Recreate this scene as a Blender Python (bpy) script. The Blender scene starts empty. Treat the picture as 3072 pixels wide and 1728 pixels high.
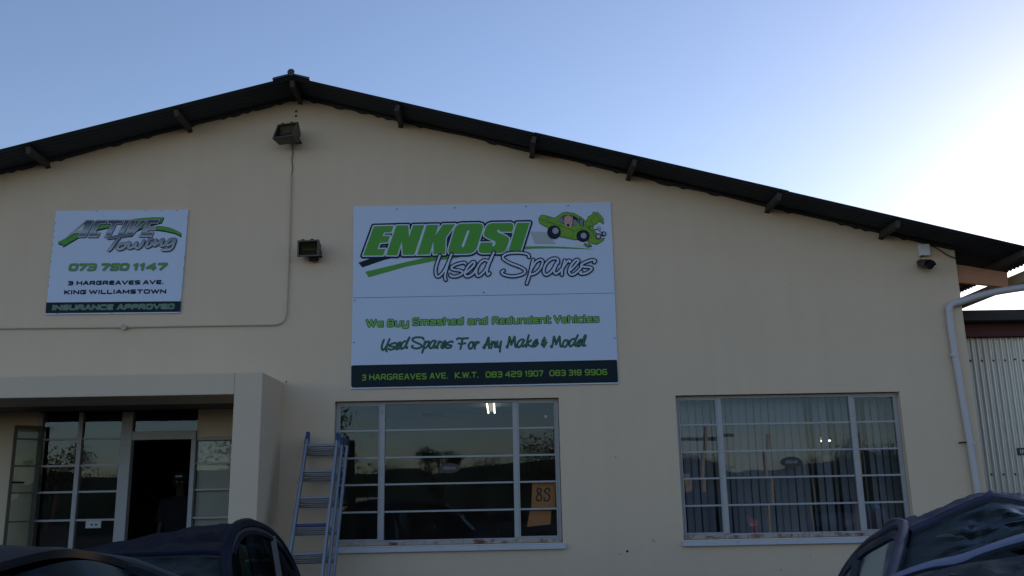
import bpy, bmesh, math, random
import numpy as np
from mathutils import Vector, Matrix, noise
random.seed(7)
rad = math.radians
S = bpy.context.scene
COL = S.collection
# ------------------------------------------------------------------ camera
YAW, PIT, ROL, FPX = rad(-0.924), rad(12.783), rad(-1.100), 2700.0
_f = Vector((-math.sin(YAW)*math.cos(PIT), math.cos(YAW)*math.cos(PIT), math.sin(PIT)))
_r0 = Vector((math.cos(YAW), math.sin(YAW), 0)); _u0 = _r0.cross(_f)
_r = math.cos(ROL)*_r0 + math.sin(ROL)*_u0
_u = -math.sin(ROL)*_r0 + math.cos(ROL)*_u0
CAM = Vector((0, -10, 1.6))
cam = bpy.data.cameras.new('camera'); co = bpy.data.objects.new('camera', cam); COL.objects.link(co)
co.matrix_world = Matrix(((_r.x, _u.x, -_f.x, CAM.x), (_r.y, _u.y, -_f.y, CAM.y), (_r.z, _u.z, -_f.z, CAM.z), (0, 0, 0, 1)))
cam.sensor_width = 36.0; cam.lens = 36.0*FPX/3072.0; cam.clip_start = 0.05; cam.clip_end = 5000
S.camera = co
# ------------------------------------------------------------------ sky, sun, exposure
SUN_EL, SUN_AZ = rad(13.0), rad(41.0)          # azimuth from +Y towards +X
w = bpy.data.worlds.new('World'); S.world = w; w.use_nodes = True
nt = w.node_tree; bg = nt.nodes['Background']
sky = nt.nodes.new('ShaderNodeTexSky'); sky.sky_type = 'NISHITA'; sky.sun_disc = False
sky.sun_elevation = SUN_EL; sky.sun_rotation = SUN_AZ; sky.altitude = 400; sky.air_density = 1.12
sky.dust_density = 0.4; sky.ozone_density = 1.25
wb_ = nt.nodes.new('ShaderNodeMix'); wb_.data_type = 'RGBA'; wb_.blend_type = 'MULTIPLY'; wb_.inputs[0].default_value = 1.0
wb_.inputs[7].default_value = (1.0, 0.975, 1.15, 1)     # the camera's cool daylight white balance
nt.links.new(sky.outputs[0], wb_.inputs[6]); nt.links.new(wb_.outputs[2], bg.inputs[0]); bg.inputs[1].default_value = 0.15
sl = bpy.data.lights.new('sun', 'SUN'); sl.energy = 4.2; sl.angle = rad(0.6); sl.color = (1.0, 0.74, 0.46)
so = bpy.data.objects.new('sun', sl); COL.objects.link(so)
sd = Vector((math.sin(SUN_AZ)*math.cos(SUN_EL), math.cos(SUN_AZ)*math.cos(SUN_EL), math.sin(SUN_EL)))
so.rotation_euler = sd.to_track_quat('Z', 'Y').to_euler()
S.view_settings.view_transform = 'Standard'; S.view_settings.look = 'None'
S.view_settings.exposure = 0.23; S.view_settings.gamma = 1.0; S.view_settings.use_curve_mapping = False
S.cycles.max_bounces = 10; S.cycles.transparent_max_bounces = 16; S.cycles.caustics_reflective = False

def P(u, v, y=0.0):
    """photo pixel (3072 wide) seen on the vertical plane at depth y -> place in metres"""
    d = (u-1536)/FPX*_r - (v-864)/FPX*_u + _f
    return CAM + d*((y-CAM.y)/d.y)

# ------------------------------------------------------------------ materials
def srgb(r, g, b):
    f = lambda c: (c/255/12.92 if c/255 <= .04045 else ((c/255+.055)/1.055)**2.4)
    return (f(r), f(g), f(b))
M = {}
def mat(name, col, rough=.7, metal=0.0, var=.12, scale=6.0, bump=.0, bscale=60.0, spec=.5, dirt=None, dirt_amt=.5, dirt_scale=3.0, coat=0.0, stretch=(1, 1, 1), streak=0):
    m = bpy.data.materials.new(name); m.use_nodes = True; M[name] = m
    n = m.node_tree; b = n.nodes['Principled BSDF']; L = n.links
    b.inputs['Roughness'].default_value = rough; b.inputs['Metallic'].default_value = metal
    b.inputs['Specular IOR Level'].default_value = spec; b.inputs['Coat Weight'].default_value = coat
    tc = n.nodes.new('ShaderNodeTexCoord'); mp = n.nodes.new('ShaderNodeMapping'); mp.inputs['Scale'].default_value = stretch
    L.new(tc.outputs['Object'], mp.inputs[0])
    nz = n.nodes.new('ShaderNodeTexNoise'); nz.inputs['Scale'].default_value = scale; nz.inputs['Detail'].default_value = 6; L.new(mp.outputs[0], nz.inputs[0])
    mx = n.nodes.new('ShaderNodeMix'); mx.data_type = 'RGBA'
    mx.inputs[6].default_value = tuple(c*(1-var) for c in col)+(1,); mx.inputs[7].default_value = tuple(min(1, c*(1+var)) for c in col)+(1,)
    L.new(nz.outputs[0], mx.inputs[0]); out = mx.outputs[2]
    if dirt:
        n2 = n.nodes.new('ShaderNodeTexNoise'); n2.inputs['Scale'].default_value = dirt_scale; n2.inputs['Detail'].default_value = 9; n2.inputs['Roughness'].default_value = .65
        L.new(mp.outputs[0], n2.inputs[0])
        rp = n.nodes.new('ShaderNodeMapRange'); rp.inputs[1].default_value = 1-dirt_amt; rp.inputs[2].default_value = 1-dirt_amt+.16; L.new(n2.outputs[0], rp.inputs[0])
        m2 = n.nodes.new('ShaderNodeMix'); m2.data_type = 'RGBA'; m2.inputs[7].default_value = dirt+(1,); L.new(out, m2.inputs[6]); L.new(rp.outputs[0], m2.inputs[0]); out = m2.outputs[2]
    if streak:
        m3 = n.nodes.new('ShaderNodeMapping'); m3.inputs['Scale'].default_value = (5, 1, .35); L.new(tc.outputs['Object'], m3.inputs[0])
        n4 = n.nodes.new('ShaderNodeTexNoise'); n4.inputs['Scale'].default_value = 1.4; n4.inputs['Detail'].default_value = 7; L.new(m3.outputs[0], n4.inputs[0])
        r4 = n.nodes.new('ShaderNodeMapRange'); r4.inputs[1].default_value = .35; r4.inputs[2].default_value = .75; r4.inputs[3].default_value = 1; r4.inputs[4].default_value = 1-streak; L.new(n4.outputs[0], r4.inputs[0])
        m4 = n.nodes.new('ShaderNodeMix'); m4.data_type = 'RGBA'; m4.blend_type = 'MULTIPLY'; m4.inputs[0].default_value = 1; L.new(out, m4.inputs[6]); L.new(r4.outputs[0], m4.inputs[7]); out = m4.outputs[2]
    L.new(out, b.inputs['Base Color'])
    if bump:
        n3 = n.nodes.new('ShaderNodeTexNoise'); n3.inputs['Scale'].default_value = bscale; n3.inputs['Detail'].default_value = 5; L.new(mp.outputs[0], n3.inputs[0])
        bp = n.nodes.new('ShaderNodeBump'); bp.inputs['Strength'].default_value = bump; bp.inputs['Distance'].default_value = .01
        L.new(n3.outputs[0], bp.inputs['Height']); L.new(bp.outputs[0], b.inputs['Normal'])
    return m
def emit(name, col, s):
    m = bpy.data.materials.new(name); m.use_nodes = True; M[name] = m
    b = m.node_tree.nodes['Principled BSDF']; b.inputs['Emission Color'].default_value = col+(1,); b.inputs['Emission Strength'].default_value = s
    b.inputs['Base Color'].default_value = (.8, .8, .8, 1)
def glass(name, tint=(1, 1, 1), refl=.11, dust=.03, dustcol=(.4, .42, .42), wob=.02, wscale=1.3, rough=.0, cracks=0, dscale=4):
    m = bpy.data.materials.new(name); m.use_nodes = True; M[name] = m
    n = m.node_tree; L = n.links; n.nodes.remove(n.nodes['Principled BSDF']); out = n.nodes['Material Output']
    tr = n.nodes.new('ShaderNodeBsdfTransparent'); tr.inputs[0].default_value = tint+(1,)
    gl = n.nodes.new('ShaderNodeBsdfGlossy'); gl.inputs['Roughness'].default_value = rough; gl.inputs['Color'].default_value = (.62, .80, 1, 1)
    df = n.nodes.new('ShaderNodeBsdfDiffuse'); df.inputs[0].default_value = dustcol+(1,)
    lw = n.nodes.new('ShaderNodeFresnel'); lw.inputs[0].default_value = 1.5
    ad = n.nodes.new('ShaderNodeMath'); ad.operation = 'ADD'; ad.inputs[1].default_value = refl-.04; L.new(lw.outputs[0], ad.inputs[0]); ad.use_clamp = True
    tc = n.nodes.new('ShaderNodeTexCoord')
    nz = n.nodes.new('ShaderNodeTexNoise'); nz.inputs['Scale'].default_value = wscale; nz.inputs['Detail'].default_value = 2; L.new(tc.outputs['Object'], nz.inputs[0])
    bp = n.nodes.new('ShaderNodeBump'); bp.inputs['Strength'].default_value = 1; bp.inputs['Distance'].default_value = wob; L.new(nz.outputs[0], bp.inputs['Height']); L.new(bp.outputs[0], gl.inputs['Normal'])
    m1 = n.nodes.new('ShaderNodeMixShader'); L.new(ad.outputs[0], m1.inputs[0]); L.new(tr.outputs[0], m1.inputs[1]); L.new(gl.outputs[0], m1.inputs[2])
    m2 = n.nodes.new('ShaderNodeMixShader'); L.new(m1.outputs[0], m2.inputs[1]); L.new(df.outputs[0], m2.inputs[2])
    nd = n.nodes.new('ShaderNodeTexNoise'); nd.inputs['Scale'].default_value = dscale; nd.inputs['Detail'].default_value = 8; L.new(tc.outputs['Object'], nd.inputs[0])
    mr = n.nodes.new('ShaderNodeMapRange'); mr.inputs[1].default_value = .40; mr.inputs[2].default_value = .64; mr.inputs[3].default_value = dust*.4; mr.inputs[4].default_value = min(1, dust*1.6); L.new(nd.outputs[0], mr.inputs[0])
    fac = mr.outputs[0]
    if cracks:
        vo = n.nodes.new('ShaderNodeTexVoronoi'); vo.feature = 'DISTANCE_TO_EDGE'; vo.inputs['Scale'].default_value = cracks
        dn = n.nodes.new('ShaderNodeTexNoise'); dn.inputs['Scale'].default_value = 2.5; dn.inputs['Detail'].default_value = 3; L.new(tc.outputs['Object'], dn.inputs[0])
        va = n.nodes.new('ShaderNodeVectorMath'); va.operation = 'ADD'; L.new(tc.outputs['Object'], va.inputs[0]); L.new(dn.outputs['Color'], va.inputs[1]); L.new(va.outputs[0], vo.inputs['Vector'])
        c = n.nodes.new('ShaderNodeMapRange'); c.inputs[1].default_value = .0; c.inputs[2].default_value = .035; c.inputs[3].default_value = .45; c.inputs[4].default_value = 0; L.new(vo.outputs['Distance'], c.inputs[0])
        cm = n.nodes.new('ShaderNodeMath'); cm.operation = 'MULTIPLY'; L.new(c.outputs[0], cm.inputs[0]); L.new(nd.outputs[0], cm.inputs[1])
        mm = n.nodes.new('ShaderNodeMath'); mm.operation = 'ADD'; mm.use_clamp = True; L.new(fac, mm.inputs[0]); L.new(cm.outputs[0], mm.inputs[1]); fac = mm.outputs[0]
    L.new(fac, m2.inputs[0]); L.new(m2.outputs[0], out.inputs['Surface'])

mat('cream_plaster', (.67, .535, .385), .88, var=.05, scale=1.3, bump=.35, bscale=38, streak=.03, dirt=(.585, .465, .335), dirt_amt=.36, dirt_scale=.9)
mat('porch_plaster', (.62, .52, .39), .88, var=.05, scale=1.6, bump=.25, bscale=45, dirt=(.50, .44, .34), dirt_amt=.36, dirt_scale=1.4)
mat('roof_sheet', (.03, .038, .046), .6, .3, var=.3, scale=3, bump=.15, dirt=(.06, .062, .07), dirt_amt=.35)
mat('old_timber', (.055, .046, .042), .85, var=.35, scale=14, bump=.5, stretch=(6, 1, 6))
mat('orange_glow_timber', (.50, .25, .15), .8, var=.15, scale=5, bump=.2)  # orange sun glow on the eave beams, put into the base colour
mat('window_paint', (.38, .385, .385), .6, var=.1, scale=10, bump=.3, dirt=(.20, .13, .09), dirt_amt=.36, dirt_scale=9)
mat('sill_paint', (.50, .52, .56), .55, var=.08, scale=4, bump=.15, dirt=(.36, .33, .31), dirt_amt=.38, dirt_scale=6)
mat('rusty_putty', (.38, .34, .30), .9, var=.3, scale=20, bump=.6, dirt=(.15, .055, .025), dirt_amt=.52, dirt_scale=9)
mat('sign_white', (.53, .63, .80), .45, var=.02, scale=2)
mat('sign_navy', (.010, .017, .045), .4, spec=.12, var=.1, scale=3)
mat('sign_strip', (.006, .018, .026), .4, spec=.12, var=.1, scale=3)
mat('sign_green', (.10, .34, .06), .45, spec=.12, var=.06, scale=3)
mat('sign_light_green', (.20, .48, .12), .45, spec=.12, var=.04)
mat('sign_lime', (.19, .38, .045), .45, spec=.12, var=.05)
mat('sign_teal', (.06, .20, .10), .45, spec=.12, var=.05)
mat('sign_pale_teal', (.30, .42, .37), .45, var=.05)
mat('sign_silver', (.52, .56, .60), .4, spec=.12, var=.05)
mat('sign_grey', (.42, .46, .49), .45, spec=.12, var=.03)
mat('sign_pale_grey', (.60, .63, .66), .45, var=.03)
mat('sign_skin', (.55, .30, .22), .5, var=.03)
mat('sign_jacket', (.20, .24, .33), .5, spec=.12, var=.05)
mat('conduit_paint', (.44, .385, .30), .6, var=.06)
mat('aged_cable', (.16, .13, .10), .8, var=.3, scale=30)
mat('black_cable', (.015, .015, .015), .5)
mat('lamp_body', (.085, .078, .055), .55, .2, var=.25, scale=12, dirt=(.05, .05, .045), dirt_amt=.4)
mat('lamp_reflector', (.05, .042, .022), .5, .0, var=.2)
mat('dark_metal', (.03, .03, .03), .5, .5)
mat('white_plastic', (.70, .70, .72), .4, var=.04)
mat('pipe_white', (.50, .49, .50), .45, var=.05, scale=4, dirt=(.38, .39, .43), dirt_amt=.38)
mat('black_plastic', (.012, .012, .013), .35)
mat('ladder_alu', (.22, .25, .31), .5, .4, var=.12, scale=9, dirt=(.25, .25, .26), dirt_amt=.35)
mat('rung_alu', (.24, .245, .255), .5, .4, var=.1, scale=9)
mat('blue_plastic', (.015, .04, .16), .4)
mat('galvanised', (.48, .49, .48), .36, .7, var=.16, scale=2.2, bump=.05, dirt=(.30, .31, .30), dirt_amt=.36, stretch=(5, 5, .6))
mat('red_oxide', (.10, .025, .022), .7, var=.2)
mat('shed_roof', (.035, .03, .03), .7, var=.2)
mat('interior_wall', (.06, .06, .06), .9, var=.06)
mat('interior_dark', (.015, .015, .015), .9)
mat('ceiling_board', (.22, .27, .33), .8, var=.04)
mat('blind_fabric', (.22, .25, .30), .8, var=.06, scale=12)
mat('cream_blind', (.42, .43, .35), .85, var=.06)
mat('cardboard', (.56, .25, .09), .85, var=.08, scale=6)
mat('marker_ink', (.02, .018, .016), .6)
mat('paper', (.45, .47, .50), .7, var=.04)
mat('shade_dark_ceiling', (.12, .10, .085), .8, var=.1)  # shade of the porch recess put into the ceiling's base colour
mat('dim_print', (.16, .17, .18), .8, spec=.1)
mat('brown_door', (.10, .065, .04), .6)
mat('tar', (.13, .105, .08), .95, var=.3, scale=2, bump=.6, bscale=20, dirt=(.17, .13, .09), dirt_amt=.5, dirt_scale=.8)
mat('bounce_cut_ground', (.05, .05, .05), .92, var=.3, scale=3, bump=.6, bscale=30, dirt=(.085, .075, .06), dirt_amt=.45, dirt_scale=.9)
mat('navy_paint', (.007, .010, .024), .5, .0, spec=.05, var=.2, coat=.0, dirt=(.018, .021, .032), dirt_amt=.46, dirt_scale=6)
mat('black_paint', (.012, .014, .018), .5, .0, spec=.06, var=.2, coat=.0, dirt=(.026, .030, .032), dirt_amt=.5, dirt_scale=5)
mat('bright_edge_paint', (.09, .105, .18), .4, .0, spec=.4, var=.15, dirt=(.10, .10, .095), dirt_amt=.42, dirt_scale=6)
mat('dusty_black', (.02, .024, .026), .7, .0, spec=.2, var=.4, bump=.4, bscale=25, dirt=(.05, .058, .055), dirt_amt=.48, dirt_scale=9)
mat('silver_blue_paint', (.035, .042, .075), .45, .0, spec=.12, var=.2, coat=.0, dirt=(.03, .033, .042), dirt_amt=.45, dirt_scale=7)
mat('rubber', (.012, .012, .012), .8, var=.2, scale=20)
mat('rim_metal', (.3, .3, .31), .4, .8)
mat('seat_cloth', (.03, .03, .035), .95)
mat('pickup_white', (.75, .74, .70), .35, coat=.5)
mat('red_paint', (.55, .03, .03), .35, coat=.5)
mat('bark', (.10, .075, .05), .9, var=.3, scale=12, bump=.5)
mat('leaf_dark', (.035, .055, .02), .8, var=.4, scale=3)
mat('leaf_mid', (.06, .075, .03), .8, var=.4, scale=3)
mat('yellow_wall', (.60, .42, .24), .85, var=.08)
mat('skin_dark', (.06, .035, .025), .55)
mat('cap_cloth', (.03, .03, .035), .9)
mat('shirt_cloth', (.02, .022, .03), .95, bump=.3)
mat('tail_red', (.4, .01, .01), .2)
mat('lamp_clear', (.6, .6, .6), .1, .3)
emit('tube_light', (1.0, 1.0, .72), 2.2)
glass('window_glass', refl=.05, dust=.008, wob=.0003, wscale=1.1)
glass('office_glass', refl=.06, dust=.015, wob=.0005, wscale=1.6)
glass('shop_glass', refl=.05, dust=.01, wob=.0004, wscale=1.4)
glass('door_glass', tint=(.5, .56, .5), refl=.03, dust=.07, dustcol=(.12, .14, .11))
glass('lamp_glass', tint=(.9, .9, .8), refl=.0, dust=.04, dustcol=(.15, .13, .08))
glass('dusty_screen', tint=(.16, .18, .18), refl=-.07, dust=.46, dustcol=(.052, .064, .062), rough=.25, cracks=9, dscale=7)
glass('car_glass', tint=(.07, .08, .085), refl=-.06, dust=.06, dustcol=(.03, .034, .04), rough=.2)
glass('green_car_glass', tint=(.05, .16, .12), refl=.02, dust=.35, dustcol=(.012, .07, .048), rough=.15)
glass('dark_interior_glass', tint=(.03, .035, .035), refl=-.22, dust=.05, dustcol=(.03, .035, .04), rough=.10)
# metal gradient for the printed ACTIVE letters: a flat print, by height on the sign
def gradient_mat(name, z0, z1, stops):
    m = bpy.data.materials.new(name); m.use_nodes = True; M[name] = m; n = m.node_tree; b = n.nodes['Principled BSDF']; b.inputs['Roughness'].default_value = .45
    tc = n.nodes.new('ShaderNodeTexCoord'); sp = n.nodes.new('ShaderNodeSeparateXYZ'); n.links.new(tc.outputs['Object'], sp.inputs[0])
    mr = n.nodes.new('ShaderNodeMapRange'); mr.inputs[1].default_value = z0; mr.inputs[2].default_value = z1; n.links.new(sp.outputs[2], mr.inputs[0])
    cr = n.nodes.new('ShaderNodeValToRGB'); n.links.new(mr.outputs[0], cr.inputs[0]); e = cr.color_ramp.elements
    e[0].position, e[0].color = stops[0][0], stops[0][1]+(1,); e[1].position, e[1].color = stops[-1][0], stops[-1][1]+(1,)
    for p_, c_ in stops[1:-1]:
        k = e.new(p_); k.color = c_+(1,)
    n.links.new(cr.outputs[0], b.inputs['Base Color'])

# ------------------------------------------------------------------ object helpers
def link(o, parent=None):
    COL.objects.link(o)
    if parent is not None: o.parent = parent
    return o
def tag(o, label=None, cat=None, group=None, kind=None):
    if label: o['label'] = label
    if cat: o['category'] = cat
    if group: o['group'] = group
    if kind: o['kind'] = kind
    return o
def thing(name, label, cat, group=None):
    return tag(link(bpy.data.objects.new(name, None)), label, cat, group)
class MB:
    def __init__(s): s.v = []; s.f = []; s.m = []
    def add(s, vs, fs, mi=0):
        k = len(s.v); s.v += [tuple(p) for p in vs]; s.f += [tuple(i+k for i in f) for f in fs]; s.m += [mi]*len(fs); return s
    def box(s, x0, x1, y0, y1, z0, z1, mi=0, T=None):
        vs = [Vector((x, y, z)) for x in (x0, x1) for y in (y0, y1) for z in (z0, z1)]
        if T is not None: vs = [T @ p for p in vs]
        return s.add(vs, [(0, 1, 3, 2), (4, 6, 7, 5), (0, 4, 5, 1), (2, 3, 7, 6), (0, 2, 6, 4), (1, 5, 7, 3)], mi)
    def bar(s, a, b, wx, wy, mi=0, up=(0, 0, 1)):
        a = Vector(a); b = Vector(b); d = (b-a); l = d.length; d.normalize(); u = Vector(up)
        if abs(d.dot(u)) > .98: u = Vector((0, 1, 0))
        r = d.cross(u).normalized(); q = r.cross(d)
        T = Matrix(((r.x, d.x, q.x, a.x), (r.y, d.y, q.y, a.y), (r.z, d.z, q.z, a.z), (0, 0, 0, 1)))
        return s.box(-wx/2, wx/2, 0, l, -wy/2, wy/2, mi, T)
    def tube(s, pts, r, n=12, mi=0, cap=True):
        pts = [Vector(p) for p in pts]; rs = r if isinstance(r, (list, tuple)) else [r]*len(pts)
        rings = []; pu = None
        for i, p in enumerate(pts):
            t = (pts[min(i+1, len(pts)-1)]-pts[max(i-1, 0)]).normalized()
            u = pu if pu is not None else (Vector((0, 0, 1)) if abs(t.z) < .9 else Vector((1, 0, 0)))
            u = (u-t*u.dot(t)).normalized(); pu = u; q = t.cross(u)
            rings.append([p+(u*math.cos(2*math.pi*k/n)+q*math.sin(2*math.pi*k/n))*rs[i] for k in range(n)])
        vs = [p for rg in rings for p in rg]; fs = []
        for i in range(len(rings)-1):
            for k in range(n): fs.append((i*n+k, i*n+(k+1) % n, (i+1)*n+(k+1) % n, (i+1)*n+k))
        if cap: fs.append(tuple(range(n))[::-1]); fs.append(tuple((len(rings)-1)*n+k for k in range(n)))
        return s.add(vs, fs, mi)
    def grid(s, fn, nu, nv, mi=0, thick=0.0):
        """surface fn(u,v); with thick>0 a closed slab"""
        pts = [[Vector(fn(i/nu, j/nv)) for j in range(nv+1)] for i in range(nu+1)]
        W_ = nv+1; vs = [p for row in pts for p in row]
        fs = [(i*W_+j, (i+1)*W_+j, (i+1)*W_+j+1, i*W_+j+1) for i in range(nu) for j in range(nv)]
        if thick:
            N = len(vs); back = []
            for i in range(nu+1):
                for j in range(nv+1):
                    a = pts[min(i+1, nu)][j]-pts[max(i-1, 0)][j]; b = pts[i][min(j+1, nv)]-pts[i][max(j-1, 0)]
                    nn = a.cross(b); nn = nn.normalized() if nn.length > 1e-9 else Vector((0, 0, 1)); back.append(pts[i][j]-nn*thick)
            vs += back; fs += [tuple(N+k for k in f[::-1]) for f in fs[:]]
            rim = [i*W_ for i in range(nu+1)]+[nu*W_+j for j in range(1, nv+1)]+[i*W_+nv for i in range(nu-1, -1, -1)]+[j for j in range(nv-1, 0, -1)]
            for a_, b_ in zip(rim, rim[1:]+rim[:1]): fs.append((a_, b_, N+b_, N+a_)[::-1])
        return s.add(vs, fs, mi)
    def xf(s, fn): s.v = [tuple(fn(Vector(p))) for p in s.v]; return s
    def build(s, name, mats, parent=None, smooth=False, bevel=0.0):
        me = bpy.data.meshes.new(name); me.from_pydata(s.v, [], s.f)
        for m in (mats if isinstance(mats, (list, tuple)) else [mats]): me.materials.append(M[m])
        if len(set(s.m)) > 1: me.polygons.foreach_set('material_index', s.m)
        if smooth:
            me.polygons.foreach_set('use_smooth', [True]*len(me.polygons))
            try: me.set_sharp_from_angle(angle=rad(40))
            except Exception: pass
        me.update(); o = bpy.data.objects.new(name, me); link(o, parent)
        if bevel:
            b = o.modifiers.new('bevel', 'BEVEL'); b.width = bevel; b.segments = 2; b.limit_method = 'ANGLE'; b.angle_limit = rad(40)
        return o
def catmull(pts, n=7, closed=False):
    pts = [Vector(p) for p in pts]; out = []; N = len(pts)
    rng = range(N) if closed else range(N-1)
    g = (lambda i: pts[i % N]) if closed else (lambda i: pts[max(0, min(N-1, i))])
    for i in rng:
        a, b, c, d = g(i-1), g(i), g(i+1), g(i+2)
        for k in range(n):
            t = k/n; out.append(.5*((2*b)+(c-a)*t+(2*a-5*b+4*c-d)*t*t+(3*b-a-3*c+d)*t**3))
    if not closed: out.append(pts[-1])
    return out

# ------------------------------------------------------------------ flat print: signed distance shapes -> clean outlined meshes
def d_segs(X, Z, line):
    D = np.full(X.shape, 1e9)
    for (ax, az), (bx, bz) in zip(line[:-1], line[1:]):
        dx, dz = bx-ax, bz-az; l = dx*dx+dz*dz+1e-12
        t = np.clip(((X-ax)*dx+(Z-az)*dz)/l, 0, 1); D = np.minimum(D, np.hypot(X-ax-t*dx, Z-az-t*dz))
    return D
def d_poly(X, Z, poly):
    D = d_segs(X, Z, list(poly)+[poly[0]]); ins = np.zeros(X.shape, bool)
    for (ax, az), (bx, bz) in zip(poly, list(poly[1:])+[poly[0]]):
        c = (az > Z) != (bz > Z)
        if abs(bz-az) > 1e-12: ins ^= c & (X < (bx-ax)*(Z-az)/(bz-az)+ax)
    return np.where(ins, -D, D)
def shape_mesh(mb, prims, level, step, y, mi, levels_box=.05, holes=()):
    """prims: ('p',poly) or ('s',line,radius). adds the region sdf<level to mb on plane y"""
    xs = [p[0] for q in prims for p in q[1]]; zs = [p[1] for q in prims for p in q[1]]
    pad = level+max([q[2] for q in prims if q[0] == 's']+[0])+2*step
    x0, z0 = min(xs)-pad, min(zs)-pad; nx = int((max(xs)+pad-x0)/step)+1; nz = int((max(zs)+pad-z0)/step)+1
    gx = x0+np.arange(nx+1)*step; gz = z0+np.arange(nz+1)*step; D = np.full((nx+1, nz+1), 1e3)
    for q in prims:
        qx = [p[0] for p in q[1]]; qz = [p[1] for p in q[1]]; e = (q[2] if q[0] == 's' else 0)+level+3*step
        i0 = max(0, int((min(qx)-e-x0)/step)); i1 = min(nx+1, int((max(qx)+e-x0)/step)+2)
        j0 = max(0, int((min(qz)-e-z0)/step)); j1 = min(nz+1, int((max(qz)+e-z0)/step)+2)
        X, Z = np.meshgrid(gx[i0:i1], gz[j0:j1], indexing='ij')
        d = d_poly(X, Z, q[1]) if q[0] == 'p' else d_segs(X, Z, q[1])-q[2]
        D[i0:i1, j0:j1] = np.minimum(D[i0:i1, j0:j1], d)
    for q in holes:
        X, Z = np.meshgrid(gx, gz, indexing='ij')
        d = d_poly(X, Z, q[1]) if q[0] == 'p' else d_segs(X, Z, q[1])-q[2]
        D = np.maximum(D, -d)
    D = D-level; I = D < 0
    full = I[:-1, :-1] & I[1:, :-1] & I[1:, 1:] & I[:-1, 1:]; anyc = (I[:-1, :-1] | I[1:, :-1] | I[1:, 1:] | I[:-1, 1:]) & ~full
    for j in range(nz):
        i = 0; row = full[:, j]
        while i < nx:
            if row[i]:
                k = i
                while k < nx and row[k]: k += 1
                mb.add([(gx[i], y, gz[j]), (gx[k], y, gz[j]), (gx[k], y, gz[j+1]), (gx[i], y, gz[j+1])], [(0, 1, 2, 3)], mi); i = k
            else: i += 1
    for i, j in zip(*np.nonzero(anyc)):
        c = [(gx[i], gz[j], D[i, j]), (gx[i+1], gz[j], D[i+1, j]), (gx[i+1], gz[j+1], D[i+1, j+1]), (gx[i], gz[j+1], D[i, j+1])]
        pl = []
        for a, b in zip(c, c[1:]+c[:1]):
            if a[2] < 0: pl.append((a[0], y, a[1]))
            if (a[2] < 0) != (b[2] < 0):
                t = a[2]/(a[2]-b[2]); pl.append((a[0]+(b[0]-a[0])*t, y, a[1]+(b[1]-a[1])*t))
        if len(pl) >= 3: mb.add(pl, [tuple(range(len(pl)))], mi)
    return mb
def zm(x0, y0, sc, yp=0.0):
    """from a magnified crop of the photo to sign coordinates (x, z)"""
    def g(pts): 
        o = []
        for a, b in pts:
            q = P(x0+a/sc, y0+b/sc, yp); o.append((q.x, q.z))
        return o
    return g
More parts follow.
